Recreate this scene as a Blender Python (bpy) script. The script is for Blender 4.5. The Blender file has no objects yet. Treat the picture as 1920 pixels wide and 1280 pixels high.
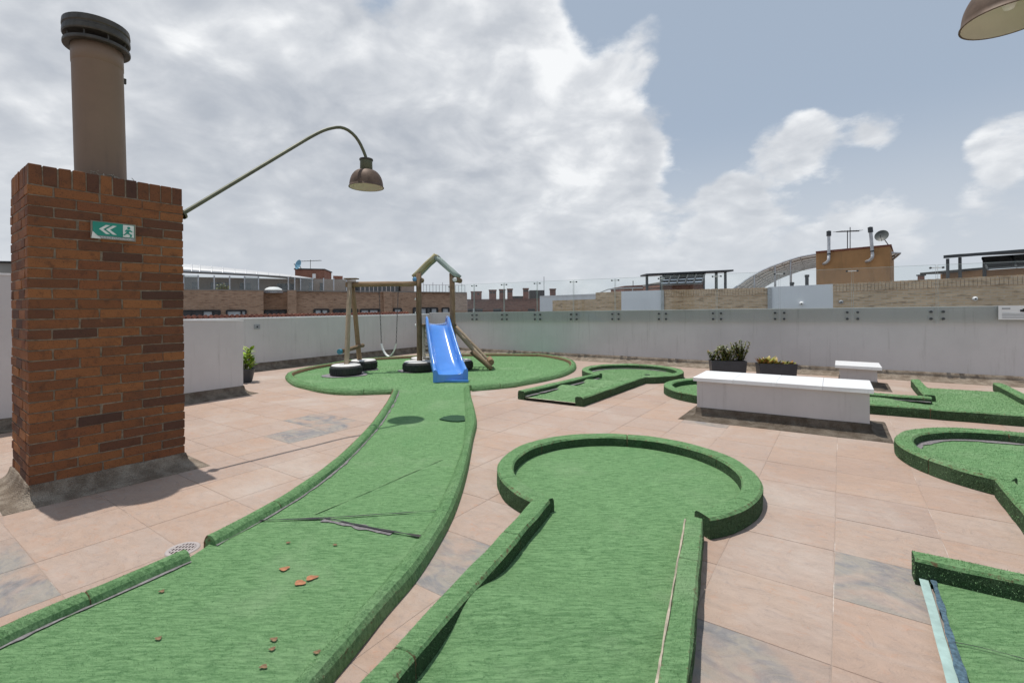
import bpy, bmesh, math, random
import numpy as np
from mathutils import Vector, Matrix, noise as mnoise
random.seed(7); rng = np.random.default_rng(7)
S = bpy.context.scene
COL = S.collection
pi = math.pi

# ------------------------------------------------------------------ camera
F, H, ROLL = 890.0, 1.35, math.radians(0.4)     # focal length in photo pixels, eye height, slight roll
cd = bpy.data.cameras.new('camera'); cam = bpy.data.objects.new('camera', cd); COL.objects.link(cam)
cd.sensor_width = 36; cd.lens = F / 1920 * 36; cd.clip_start = 0.05; cd.clip_end = 3000
cam.location = (0, 0, H)
cam.rotation_euler = (Matrix.Rotation(pi / 2, 3, 'X') @ Matrix.Rotation(-ROLL, 3, 'Z')).to_euler()
cd.shift_y = -(640 - 577) / 1920.0
S.camera = cam

# ------------------------------------------------------------------ render / exposure
S.render.engine = 'CYCLES'
S.view_settings.view_transform = 'Standard'; S.view_settings.look = 'None'
S.view_settings.gamma = 1; S.view_settings.use_curve_mapping = False
S.view_settings.exposure = 0.18
S.cycles.max_bounces = 8; S.cycles.diffuse_bounces = 4; S.cycles.transparent_max_bounces = 16
S.cycles.caustics_reflective = False; S.cycles.caustics_refractive = False

# ------------------------------------------------------------------ photo geometry helpers
def unroll(px, py):
    dx, dy = px - 960, py - 577
    c, s = math.cos(ROLL), math.sin(ROLL)
    return dx * c - dy * s, dx * s + dy * c
def PZ(px, py, z=0.0):                      # point of the sight line on the level z
    a, b = unroll(px, py); d = (H - z) * F / b
    return Vector((a / F * d, d, z))
def PD(px, py, d):                          # point of the sight line at the distance d
    a, b = unroll(px, py)
    return Vector((a / F * d, d, H - b / F * d))
def G2(px, py, z=0.0):
    p = PZ(px, py, z); return (p.x, p.y)
TW = math.radians(33.2); SW, CW = math.sin(TW), math.cos(TW)
def W(u, v, z=0.0):                         # frame of the terrace walls
    return Vector((u * SW + v * CW, u * CW - v * SW, z))
def u_at(px, v=None, u=None, py=577):       # where the vertical sight plane of px meets a wall line
    a, _ = unroll(px, py); t = a / F
    if u is not None:
        d = u / (t * SW + CW); return d * (t * CW - SW)
    d = v / (t * CW - SW); return d * (t * SW + CW)

# ------------------------------------------------------------------ node helpers
class NT:
    def __init__(s, tree): s.t = tree; s.n = tree.nodes; s.l = tree.links
    def N(s, typ, ins=None, **kw):
        n = s.n.new(typ)
        for k, v in kw.items(): setattr(n, k, v)
        for k, v in (ins or {}).items():
            i = n.inputs[k]
            if hasattr(v, 'is_output'): s.l.new(v, i)
            else: i.default_value = v
        return n
    def M(s, op, a, b=0.0, c=0.0, clamp=False):
        n = s.n.new('ShaderNodeMath'); n.operation = op; n.use_clamp = clamp
        for i, v in enumerate((a, b, c)):
            if hasattr(v, 'is_output'): s.l.new(v, n.inputs[i])
            else: n.inputs[i].default_value = v
        return n.outputs[0]
    def VM(s, op, a, b=(0, 0, 0), scale=None):
        n = s.n.new('ShaderNodeVectorMath'); n.operation = op
        for i, v in enumerate((a, b)):
            if hasattr(v, 'is_output'): s.l.new(v, n.inputs[i])
            else: n.inputs[i].default_value = v
        if scale is not None:
            if hasattr(scale, 'is_output'): s.l.new(scale, n.inputs['Scale'])
            else: n.inputs['Scale'].default_value = scale
        return n.outputs['Value'] if op in ('DOT_PRODUCT', 'LENGTH') else n.outputs['Vector']
    def MIX(s, f, a, b, blend='MIX'):
        n = s.n.new('ShaderNodeMix'); n.data_type = 'RGBA'; n.blend_type = blend
        for i, v in ((0, f), (6, a), (7, b)):
            if hasattr(v, 'is_output'): s.l.new(v, n.inputs[i])
            elif i == 0: n.inputs[0].default_value = v
            else: n.inputs[i].default_value = (*v[:3], 1)
        return n.outputs[2]
    def MR(s, v, a, b, c=0.0, d=1.0, smooth=True):
        n = s.n.new('ShaderNodeMapRange'); n.interpolation_type = 'SMOOTHSTEP' if smooth else 'LINEAR'
        for i, x in enumerate((v, a, b, c, d)):
            if hasattr(x, 'is_output'): s.l.new(x, n.inputs[i])
            else: n.inputs[i].default_value = x
        return n.outputs[0]
    def NOISE(s, vec, scale=5, detail=4, rough=.55, dist=0.0, out='Fac'):
        n = s.N('ShaderNodeTexNoise', {'Scale': scale, 'Detail': detail, 'Roughness': rough, 'Distortion': dist})
        if vec is not None: s.l.new(vec, n.inputs['Vector'])
        return n.outputs[out]
    def RAMP(s, f, stops):
        n = s.n.new('ShaderNodeValToRGB'); e = n.color_ramp.elements
        while len(e) < len(stops): e.new(0.5)
        for i, (p, c) in enumerate(stops): e[i].position = p; e[i].color = (*c, 1)
        s.l.new(f, n.inputs[0]); return n.outputs[0]

# ------------------------------------------------------------------ world: sky with clouds
SUN = Vector((-0.195, 0.12, 1.0)).normalized()
world = bpy.data.worlds.new('World'); S.world = world; world.use_nodes = True
w = NT(world.node_tree); w.n.clear()
sky = w.N('ShaderNodeTexSky', sky_type='NISHITA', sun_disc=False)
sky.sun_elevation = math.asin(SUN.z); sky.sun_rotation = math.atan2(SUN.x, SUN.y) % (2 * pi)
sky.altitude = 2600; sky.air_density = 1.0; sky.dust_density = 2.0; sky.ozone_density = 1.0
STR = 0.10
D = w.N('ShaderNodeTexCoord').outputs['Generated']
D = w.VM('NORMALIZE', D)
sx = w.N('ShaderNodeSeparateXYZ', {0: D})
dz = w.M('MAXIMUM', sx.outputs[2], 0.0)
den = w.M('ADD', dz, 0.42)
qx = w.M('DIVIDE', sx.outputs[0], den); qy = w.M('DIVIDE', sx.outputs[1], den)
Q = w.N('ShaderNodeCombineXYZ', {0: qx, 1: qy, 2: w.M('MULTIPLY', dz, 1.2)}).outputs[0]
P3 = w.N('ShaderNodeCombineXYZ', {0: qx, 1: qy, 2: w.M('MULTIPLY', dz, .9)}).outputs[0]
def cloud_noise(off):
    v = w.VM('ADD', P3, off)
    a = w.NOISE(v, 3.4, 3, .5, .15)                       # masses
    b = w.NOISE(w.VM('ADD', v, (5, 2, 1)), 10.5, 10, .62, .12)   # billows
    return w.M('ADD', w.M('MULTIPLY', a, .56), w.M('MULTIPLY', b, .44))
o0 = (3.3, 1.7, .4)
n1 = cloud_noise(o0)
def soft(off): return w.NOISE(w.VM('ADD', P3, off), 5.2, 6, .52, .35)
s1 = soft((8.3, 2.7, 1.4)); s2 = soft((8.3 - .03, 2.7 - .01, 1.4 + .07))
def dirpx(px, py):
    a, b = unroll(px, py); return Vector((a / F, 1, -b / F)).normalized()
# coverage: where the sky of that noon is thick with cloud and where it is open
blobs = [(600, 190, 430, .30), (930, 130, 190, .22), (1050, 270, 190, .22), (1190, 90, 70, .15), (1000, 20, 80, .12), (180, 150, 520, .30), (480, 430, 460, .22), (900, 400, 330, .20),
         (1570, 258, 110, .27), (1480, 272, 80, .22), (1660, 232, 60, .20), (1450, 450, 170, .17), (1640, 430, 120, .18), (1890, 265, 100, .32), (1870, 385, 110, .17), (1370, 378, 60, .22), (1210, 303, 30, .15), (1220, 440, 230, .18),
         (1560, 110, 300, -.10), (1800, 120, 260, -.10), (1330, 210, 130, -.10), (1560, 345, 110, -.10), (1720, 330, 90, -.12), (1290, 330, 60, -.10), (715, 20, 75, -.24), (1110, 30, 80, -.26), (560, 10, 60, -.10)]
cov = 0.0
for px, py, r, k in blobs:
    c = dirpx(px, py); c2 = dirpx(px + r, py)
    ca = max(-1, min(1, c.dot(c2)))
    dt = w.VM('DOT_PRODUCT', D, tuple(c))
    m = w.MR(dt, 1 - (1 - ca) * 1.6, 1.0, 0, k)
    cov = w.M('ADD', cov, m)
warp = w.VM('SCALE', w.NOISE(P3, 8, 5, .62, out='Color'), scale=.15)
vor = w.N('ShaderNodeTexVoronoi', {'Vector': w.VM('ADD', w.VM('ADD', P3, (2.1, 5.2, .3)), warp), 'Scale': 7.0}, feature='F1').outputs['Distance']
vorb = w.N('ShaderNodeTexVoronoi', {'Vector': w.VM('ADD', w.VM('ADD', P3, (7.1, 1.2, .3)), warp), 'Scale': 17.0}, feature='F1').outputs['Distance']
base = w.M('ADD', w.M('ADD', w.M('MULTIPLY', n1, .8), w.M('ADD', w.M('MULTIPLY', w.M('SUBTRACT', .45, vor), .11), w.M('MULTIPLY', w.M('SUBTRACT', .45, vorb), .10))), w.M('ADD', cov, .02))
dens = w.MR(base, .465, .645)
lit = w.M('ADD', w.M('MULTIPLY', w.M('SUBTRACT', s1, s2), 1.75), w.M('ADD', w.M('MULTIPLY', w.M('SUBTRACT', .42, vor), .26), w.M('MULTIPLY', w.M('SUBTRACT', .42, vorb), .18)))
big = w.NOISE(w.VM('ADD', P3, (9.1, 4.2, 2.0)), 1.5, 3, .5)
glow = 0.0                                                # thinner, brighter cloud towards the middle of the bank
for px, py, r, k in [(930, 80, 260, .20), (1120, 200, 170, .14), (620, 50, 160, .18), (330, 90, 240, .12), (1060, 300, 120, .10), (800, 260, 130, .10), (1560, 250, 170, .14), (1880, 250, 130, .14), (760, 190, 110, -.10), (620, 330, 180, -.08), (500, 440, 300, -.14), (820, 390, 110, -.12), (90, 260, 160, .06), (1250, 430, 280, .06)]:
    c = dirpx(px, py); c2 = dirpx(px + r, py); ca = max(-1, min(1, c.dot(c2)))
    glow = w.M('ADD', glow, w.MR(w.VM('DOT_PRODUCT', D, tuple(c)), 1 - (1 - ca) * 1.6, 1.0, 0, k))
edge = w.MR(base, .55, .80, .17, -.04)
shade = w.M('ADD', w.M('ADD', w.M('ADD', .50, lit), w.M('MULTIPLY', w.M('SUBTRACT', big, .5), .55)), w.M('ADD', glow, edge), clamp=True)
K = 1 / STR
ccol = w.RAMP(shade, [(0.0, (.42, .45, .50)), (.35, (.52, .545, .585)), (.65, (.64, .66, .69)), (1.0, (.86, .87, .88))])
veil = w.MIX(.82, w.VM('SCALE', sky.outputs[0], (0, 0, 0), STR), (.375, .445, .535))
hz = w.MR(dz, 0.0, .36)
veil = w.MIX(w.M('MULTIPLY', w.M('SUBTRACT', 1.0, hz), .85), veil, (.50, .545, .60))
skyc = w.MIX(w.M('MULTIPLY', dens, .93), veil, ccol)
skyc = w.MIX(w.MR(dz, .02, .34, .72, 0), skyc, (.55, .585, .63))
fin = w.VM('SCALE', skyc, (0, 0, 0), K)
bg = w.N('ShaderNodeBackground', {0: fin, 1: STR})
w.l.new(bg.outputs[0], w.N('ShaderNodeOutputWorld').inputs[0])

# ------------------------------------------------------------------ sun
sd = bpy.data.lights.new('sun', 'SUN'); sd.energy = 3.2; sd.angle = math.radians(.55); sd.color = (1, .955, .89)
sun = bpy.data.objects.new('sun', sd); COL.objects.link(sun)
sun.rotation_euler = (-SUN).to_track_quat('-Z', 'Y').to_euler(); sun.location = (0, 0, 20)

# ------------------------------------------------------------------ materials
MATS = {}
def mat(name, build):
    m = bpy.data.materials.new(name); m.use_nodes = True
    t = NT(m.node_tree); t.n.clear()
    out = t.N('ShaderNodeOutputMaterial')
    b = t.N('ShaderNodeBsdfPrincipled')
    t.l.new(b.outputs[0], out.inputs[0])
    build(t, b, out); MATS[name] = m
    return m
def setb(t, b, color=None, rough=None, metal=None, bump=None, strength=.3, dist=.01, spec=None):
    for k, v in (('Base Color', color), ('Roughness', rough), ('Metallic', metal), ('Specular IOR Level', spec)):
        if v is None: continue
        if hasattr(v, 'is_output'): t.l.new(v, b.inputs[k])
        elif k == 'Base Color': b.inputs[k].default_value = (*v, 1)
        else: b.inputs[k].default_value = v
    if bump is not None:
        n = t.N('ShaderNodeBump', {'Strength': strength, 'Distance': dist, 'Height': bump})
        t.l.new(n.outputs[0], b.inputs['Normal'])
def coords(t, kind='Object'): return t.N('ShaderNodeTexCoord').outputs[kind]
def scaled(t, v, s): return t.VM('MULTIPLY', v, s)
def rand(t): return t.N('ShaderNodeObjectInfo').outputs['Random']

def simple(name, c, rough=.6, metal=0., var=.12, nscale=6., bump=0.0, bscale=60., spec=.4, dirt=None, streak=False):
    def f(t, b, o):
        v = coords(t)
        n = t.NOISE(v, nscale, 5, .6)
        k = t.MR(n, .25, .75, 1 - var, 1 + var)
        col = t.VM('SCALE', t.N('ShaderNodeRGB').outputs[0], scale=k)
        col.node.inputs[0].links[0].from_node.outputs[0].default_value = (*c, 1)
        if dirt:
            vv = scaled(t, v, (9, 9, .7)) if streak else v
            d = t.NOISE(vv, 1.6 if streak else 2.3, 7, .65)
            col = t.MIX(t.MR(d, .52, .78, 0, dirt[1]), col, dirt[0])
        setb(t, b, col, rough, metal, t.NOISE(v, bscale, 4, .6) if bump else None, bump, .004, spec)
    return mat(name, f)

def f_tile(slate):
    def f(t, b, o):
        r = rand(t); v = coords(t)
        off = t.N('ShaderNodeCombineXYZ', {0: t.M('MULTIPLY', r, 37.), 1: t.M('MULTIPLY', r, 91.), 2: 0.0}).outputs[0]
        p = t.VM('ADD', v, off)
        ps = scaled(t, p, (1.0, 1.6, 1.0))
        big = t.NOISE(ps, 2.6, 6, .6, .9)
        mid = t.NOISE(ps, 9, 8, .68, 1.6)
        fine = t.NOISE(p, 190, 3, .7)
        gv = t.N('ShaderNodeNewGeometry').outputs['Position']
        stain = t.NOISE(gv, .9, 6, .62, .4)
        pink = t.RAMP(r, [(0, (.425, .302, .236)), (.35, (.450, .318, .242)), (.65, (.430, .322, .262)), (.85, (.455, .345, .276)), (1, (.400, .296, .242))])
        c = t.MIX(t.MR(big, .42, .72, 0, .55), pink, (.45, .365, .315))
        c = t.MIX(t.MR(mid, .54, .70, 0, .55), c, (.47, .27, .185))
        c = t.MIX(t.MR(mid, .30, .46, .55, 0), c, (.31, .245, .22))
        c = t.MIX(t.MR(stain, .48, .70, 0, .60), c, (.52, .45, .395))
        c = t.MIX(t.MR(stain, .30, .46, .45, 0), c, (.36, .265, .215))
        s2_ = t.NOISE(gv, 3.7, 7, .7, .3); c = t.MIX(t.MR(s2_, .55, .72, 0, .35), c, (.33, .26, .22))
        if slate:
            ang = t.VM('DOT_PRODUCT', p, (.5, .9, 0))
            s = t.NOISE(scaled(t, p, (1.0, 1.9, 1)), 3.4, 12, .68, 1.6)
            g = t.RAMP(s, [(.30, (.150, .160, .175)), (.45, (.225, .228, .235)), (.56, (.33, .305, .265)), (.70, (.245, .25, .25)), (.85, (.40, .33, .28))])
            c = t.MIX(t.MR(t.NOISE(p, 1.7, 4, .6, 1.0), .40, .60, .90, .12), c, g)
        c = t.MIX(t.MR(fine, .35, .75, 0, .14), c, (.25, .2, .18))
        h = t.M('ADD', t.M('MULTIPLY', mid, 1.0), t.M('ADD', t.M('MULTIPLY', big, 1.2), t.M('MULTIPLY', fine, .12)))
        setb(t, b, c, t.MR(mid, .3, .7, .62, .85), 0, h, .9, .016, .3)
    return f
mat('stamped sandstone', f_tile(False)); mat('grey slate', f_tile(True))

def f_joint(t, b, o):
    v = t.N('ShaderNodeNewGeometry').outputs['Position']
    n = t.NOISE(v, 2.1, 5, .6); f = t.NOISE(v, 45, 3, .6)
    c = t.MIX(t.MR(n, .52, .66), (.38, .295, .245), (.66, .61, .56))
    c = t.MIX(t.MR(f, .4, .7, 0, .4), c, (.3, .24, .2))
    setb(t, b, c, .9, 0, f, .4, .004)
mat('joint mortar', f_joint)

def f_turf(hue=(1, 1, 1), dirt=.35):
    def f(t, b, o):
        v = t.N('ShaderNodeNewGeometry').outputs['Position']
        st = scaled(t, v, (13, 80, 30))
        rows = t.NOISE(st, 1.0, 6, .72, .5)
        fine = t.NOISE(v, 420, 3, .75)
        mid = t.NOISE(v, 38, 4, .7)
        big = t.NOISE(v, 1.5, 5, .62, .5)
        a = tuple(x * y for x, y in zip((.215, .385, .175), hue)); d = tuple(x * y for x, y in zip((.105, .225, .090), hue))
        c = t.MIX(t.MR(rows, .36, .62), d, a)
        c = t.MIX(t.MR(fine, .46, .74, 0, .6), c, (.29, .46, .26))
        c = t.MIX(t.MR(mid, .30, .46, .5, 0), c, (.065, .165, .065))
        c = t.MIX(t.MR(big, .50, .74, 0, dirt), c, (.32, .44, .26))
        c = t.MIX(t.MR(big, .26, .42, .35, 0), c, (.12, .29, .12))
        wr = t.N('ShaderNodeAttribute', attribute_name='wear').outputs['Fac']
        wm = t.MR(t.M('ADD', wr, t.M('MULTIPLY', t.M('SUBTRACT', mid, .5), 1.3)), .40, .62)
        c = t.MIX(wm, c, (.175, .115, .068))
        h = t.M('ADD', t.M('MULTIPLY', fine, .5), t.M('ADD', rows, t.M('MULTIPLY', mid, .9)))
        setb(t, b, c, .92, 0, h, .85, .012, .12)
    return f
mat('turf', f_turf()); mat('turf faded', f_turf((1.08, 1.0, 1.05), .5))
mat('turf side shade', f_turf((.17, .17, .17), .1))  # turf colour darkened to put the shade of the curb sides into it
def f_blade(t, b, o):
    isl = t.N('ShaderNodeNewGeometry'); r = isl.outputs['Random Per Island']; v = isl.outputs['Position']
    c = t.RAMP(r, [(0, (.115, .245, .095)), (.3, (.195, .365, .158)), (.65, (.26, .435, .205)), (.94, (.34, .49, .265)), (1, (.48, .55, .37))])
    big = t.NOISE(v, 1.5, 5, .62, .5); rows = t.NOISE(scaled(t, v, (13, 80, 30)), 1.0, 6, .72, .5); pat = t.NOISE(v, 7, 4, .6)
    c = t.MIX(t.MR(rows, .38, .60, .62, 0), c, (.095, .22, .082)); c = t.MIX(t.MR(pat, .52, .72, 0, .5), c, (.29, .45, .24)); c = t.MIX(t.MR(pat, .30, .44, .4, 0), c, (.075, .22, .085))
    c = t.MIX(t.MR(big, .50, .74, 0, .40), c, (.33, .45, .27))
    setb(t, b, c, .8, 0, None, spec=.15)
    b.inputs['Subsurface Weight'].default_value = 0
mat('turf blade', f_blade)

def f_brick(t, b, o):
    r = rand(t); v = coords(t)
    p = t.VM('ADD', v, t.N('ShaderNodeCombineXYZ', {0: t.M('MULTIPLY', r, 50.), 1: t.M('MULTIPLY', r, 23.)}).outputs[0])
    c = t.RAMP(r, [(0, (.085, .045, .034)), (.10, (.135, .060, .036)), (.26, (.195, .080, .038)), (.5, (.25, .100, .042)), (.76, (.31, .128, .050)), (.9, (.225, .086, .040)), (1, (.15, .064, .036))])
    n = t.NOISE(p, 17, 8, .72, .2); f = t.NOISE(p, 150, 4, .7); soot = t.NOISE(t.N('ShaderNodeNewGeometry').outputs['Position'], 3.2, 6, .65)
    c = t.MIX(t.MR(n, .50, .72, 0, .6), c, (.06, .032, .024))
    c = t.MIX(t.MR(n, .26, .38, .5, 0), c, (.46, .19, .075))
    c = t.MIX(t.MR(f, .54, .66, 0, .75), c, (.04, .026, .020))
    c = t.MIX(t.MR(soot, .50, .72, 0, .4), c, (.085, .05, .036))
    setb(t, b, c, .85, 0, t.M('ADD', n, t.M('MULTIPLY', f, .5)), .5, .005, .25)
mat('brick', f_brick)
simple('brick mortar', (.215, .17, .125), .95, var=.35, nscale=25, bump=.7, bscale=90, dirt=((.11, .08, .06), .7))

def f_far_brick(c1, c2, c3, bw=.25, rh=.075):
    def f(t, b, o):
        uv = t.N('ShaderNodeUVMap').outputs[0]
        br = t.N('ShaderNodeTexBrick', {'Vector': uv, 'Color1': (*c1, 1), 'Color2': (*c2, 1), 'Mortar': (*c3, 1), 'Scale': 1.0,
                 'Mortar Size': .010, 'Brick Width': bw, 'Row Height': rh, 'Bias': -.1}, offset=.5)
        n = t.NOISE(t.N('ShaderNodeNewGeometry').outputs['Position'], 1.1, 6, .65)
        n2 = t.NOISE(scaled(t, uv, (3.0, 13.0, 1)), 1.0, 3, .6)
        c = t.MIX(t.MR(n, .3, .7, .0, .45), br.outputs[0], tuple(x * .6 for x in c1))
        c = t.MIX(t.MR(n2, .52, .68, 0, .75), c, tuple(x * .45 for x in c2))
        c = t.MIX(t.MR(n2, .28, .42, .4, 0), c, tuple(min(1, x * 1.35) for x in c1))
        setb(t, b, c, .9, 0, br.outputs['Fac'], -.5, .01, .2)
    return f
mat('far brick', f_far_brick((.54, .34, .225), (.42, .25, .165), (.47, .36, .27)))
mat('far red brick', f_far_brick((.33, .145, .10), (.27, .115, .08), (.29, .20, .16)))
mat('tan brick', f_far_brick((.80, .57, .36), (.60, .40, .225), (.66, .54, .40)))

def f_mortar_skirt(dark):
    def f(t, b, o):
        v = t.N('ShaderNodeNewGeometry').outputs['Position']
        vo = t.N('ShaderNodeTexVoronoi', {'Vector': v, 'Scale': 95.}, feature='F1')
        n = t.NOISE(v, 7, 6, .65); g = t.NOISE(v, 160, 3, .7)
        c = t.MIX(t.MR(n, .35, .68), tuple(x * dark for x in (.20, .155, .115)), tuple(x * dark for x in (.38, .32, .255)))
        c = t.MIX(t.MR(vo.outputs['Distance'], .0, .45, .55, 0), c, tuple(x * dark for x in (.36, .31, .26)))
        c = t.MIX(t.MR(g, .52, .66, 0, .65), c, (.07, .055, .045))
        h = t.M('ADD', t.M('MULTIPLY', vo.outputs['Distance'], -1.0), g)
        setb(t, b, c, .95, 0, h, .9, .010, .2)
    return f
mat('pebble mortar', f_mortar_skirt(1.0)); mat('brown pebble mortar', f_mortar_skirt(.55)); mat('dark pebble mortar', f_mortar_skirt(.78))

simple('wall paint', (.60, .58, .575), .85, var=.06, nscale=1.2, bump=.25, bscale=35, dirt=((.40, .38, .365), .55), streak=True, spec=.2)
simple('white paint', (.80, .80, .80), .6, var=.04, nscale=2, bump=.1, bscale=50, dirt=((.62, .60, .57), .35), spec=.3)
simple('bench paint', (.55, .52, .51), .8, var=.05, nscale=3, bump=.2, bscale=60, dirt=((.37, .34, .32), .5), streak=True, spec=.2)
def f_marble(t, b, o):
    v = coords(t); n = t.NOISE(v, 5, 8, .65, 2.5)
    c = t.MIX(t.MR(n, .55, .68, 0, .35), (.80, .80, .80), (.58, .58, .60))
    setb(t, b, c, .35, 0, t.NOISE(v, 30, 3), .08, .004, .4)
mat('white marble', f_marble)
simple('duct brown', (.215, .148, .102), .55, var=.07, nscale=3, bump=.08, bscale=25, dirt=((.13, .098, .078), .5), streak=True)
simple('cap metal', (.075, .068, .058), .5, .4, var=.3, nscale=12, dirt=((.16, .12, .08), .4))
simple('lamp rust', (.125, .082, .058), .6, .25, var=.3, nscale=9, bump=.2, bscale=40, dirt=((.25, .185, .14), .6))
simple('lamp inside', (.62, .61, .52), .5, var=.06, dirt=((.5, .47, .38), .4))
simple('arm olive', (.115, .12, .075), .5, .2, var=.2, nscale=14, dirt=((.20, .19, .13), .5))
def f_wood(c1, c2):
    def f(t, b, o):
        v = coords(t); r = rand(t)
        p = t.VM('ADD', scaled(t, v, (22, 22, 2.2)), t.N('ShaderNodeCombineXYZ', {0: t.M('MULTIPLY', r, 40.)}).outputs[0])
        n = t.NOISE(p, 1.3, 7, .65, .8); k = t.NOISE(v, 5, 4, .6)
        c = t.MIX(t.MR(n, .3, .7), c1, c2); c = t.MIX(t.MR(k, .5, .75, 0, .55), c, tuple(x * .55 for x in c1))
        setb(t, b, c, .8, 0, n, .5, .006, .25)
    return f
mat('log dark', f_wood((.13, .085, .05), (.25, .175, .105))); mat('log light', f_wood((.30, .225, .155), (.47, .375, .27)))
mat('log mid', f_wood((.20, .13, .075), (.36, .245, .15)))
mat('ladder white', f_wood((.50, .44, .38), (.66, .62, .56))); mat('log teal', f_wood((.22, .27, .245), (.40, .46, .42))); mat('log yellow', f_wood((.32, .26, .10), (.45, .43, .31)))
simple('teal paint', (.05, .22, .30), .5, var=.2); simple('blue cap', (.11, .30, .52), .45, var=.1)
simple('slide blue', (.085, .265, .70), .2, var=.06, nscale=4, dirt=((.16, .36, .72), .35), spec=.6)
simple('rubber', (.030, .032, .033), .75, var=.3, nscale=20, bump=.4, bscale=80, dirt=((.10, .085, .06), .5))
simple('tyre fill', (.66, .655, .64), .7, var=.05, dirt=((.6, .58, .53), .4), bump=.2)
simple('pad grey', (.235, .22, .235), .95, var=.2, nscale=20, bump=.3)
simple('underlay grey', (.20, .185, .19), .95, var=.35, nscale=60, bump=.5)
simple('chain', (.10, .10, .10), .45, .8)
simple('white plastic', (.82, .82, .80), .4)
simple('pot charcoal', (.040, .045, .055), .45, var=.2, spec=.5)
simple('soil', (.07, .05, .035), .95, var=.4, nscale=40, bump=.6)
def f_leaf(stops):
    def f(t, b, o):
        g = t.N('ShaderNodeNewGeometry'); c = t.RAMP(g.outputs['Random Per Island'], stops)
        setb(t, b, c, .45, 0, None, spec=.4)
    return f
mat('leaf lime', f_leaf([(0, (.16, .30, .03)), (.5, (.34, .48, .05)), (1, (.55, .62, .12))]))
mat('leaf dark', f_leaf([(0, (.05, .075, .02)), (.45, (.15, .19, .045)), (.85, (.32, .34, .12)), (1, (.28, .14, .05))]))
mat('leaf red', f_leaf([(0, (.12, .16, .03)), (.35, (.36, .36, .07)), (.7, (.40, .24, .07)), (1, (.24, .09, .04))]))
simple('stem', (.10, .075, .045), .9)
simple('sign green', (.02, .27, .20), .45, var=.1, nscale=8, dirt=((.18, .36, .30), .4))
simple('sign frame', (.27, .23, .18), .8, var=.2); simple('sign white', (.74, .77, .73), .5, var=.08, nscale=30)
simple('ink', (.02, .02, .022), .6); simple('print grey', (.33, .34, .36), .7)
simple('steel', (.45, .46, .47), .35, .8); simple('dark steel', (.075, .08, .085), .5, .4)
simple('galvanised', (.56, .57, .59), .45, .5, var=.15)
simple('orange stucco', (.43, .235, .105), .9, var=.12, nscale=1.3, bump=.2, dirt=((.27, .17, .09), .6), streak=True)
simple('grey stucco', (.30, .28, .255), .9, var=.15, nscale=1.0, dirt=((.20, .175, .15), .5), streak=True)
simple('white panel', (.88, .89, .90), .55, var=.04, nscale=1.0, dirt=((.74, .76, .79), .4), streak=True)
simple('roof sheet', (.50, .505, .51), .5, .1, var=.08, nscale=.8, dirt=((.38, .38, .385), .5))
simple('roof dark', (.05, .05, .05), .7)
simple('window dark', (.035, .045, .055), .08, spec=.8); simple('window frame', (.03, .03, .033), .5); simple('blind', (.50, .53, .55), .6)
simple('clay', (.20, .075, .05), .85, var=.3)
simple('drain white', (.42, .375, .36), .6, var=.1); simple('drain red', (.17, .045, .055), .7, var=.2)
simple('aqua strip', (.33, .455, .425), .7, var=.15, nscale=20, dirt=((.25, .33, .30), .6)); simple('blue fringe', (.065, .115, .15), .9, var=.5, nscale=80, bump=.6)
simple('pale strip', (.42, .36, .28), .8, var=.35, nscale=14, dirt=((.10, .12, .06), .9)); simple('faded leaf', (.20, .125, .07), .9, var=.5, nscale=60, dirt=((.09, .15, .06), .9)); simple('dry leaf', (.36, .155, .075), .7, var=.3, nscale=30)
simple('city ground', (.20, .185, .17), .95, var=.3, nscale=.05)
simple('dish grey', (.10, .11, .105), .5); simple('dish blue', (.16, .34, .46), .5); simple('straw', (.40, .36, .29), .9, var=.3)
simple('turf shadow', (.020, .065, .030), .95, var=.3, nscale=60, bump=.6)  # dark green of a cast shadow painted on the lane turf
def f_glass(tint, refl, haze):
    def f(t, b, o):
        t.n.remove(b)
        tr = t.N('ShaderNodeBsdfTransparent', {0: (*tint, 1)}); gl = t.N('ShaderNodeBsdfGlossy', {0: (1, 1, 1, 1), 1: .03})
        df = t.N('ShaderNodeBsdfDiffuse', {0: (.7, .75, .75, 1)})
        fr = t.N('ShaderNodeFresnel', {0: 1.45})
        a = t.N('ShaderNodeMixShader', {0: haze, 1: tr.outputs[0], 2: df.outputs[0]})
        m = t.N('ShaderNodeMixShader', {0: t.M('MULTIPLY', fr.outputs[0], refl), 1: a.outputs[0], 2: gl.outputs[0]})
        t.l.new(m.outputs[0], o.inputs[0])
    return f
mat('clear glass', f_glass((.97, .985, .98), .55, .012)); simple('glass edge', (.50, .58, .56), .3)
mat('roof glass', f_glass((.80, .82, .82), 1.0, .16))
mat('smoked sheet', f_glass((.50, .50, .49), 1.2, .22))

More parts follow.
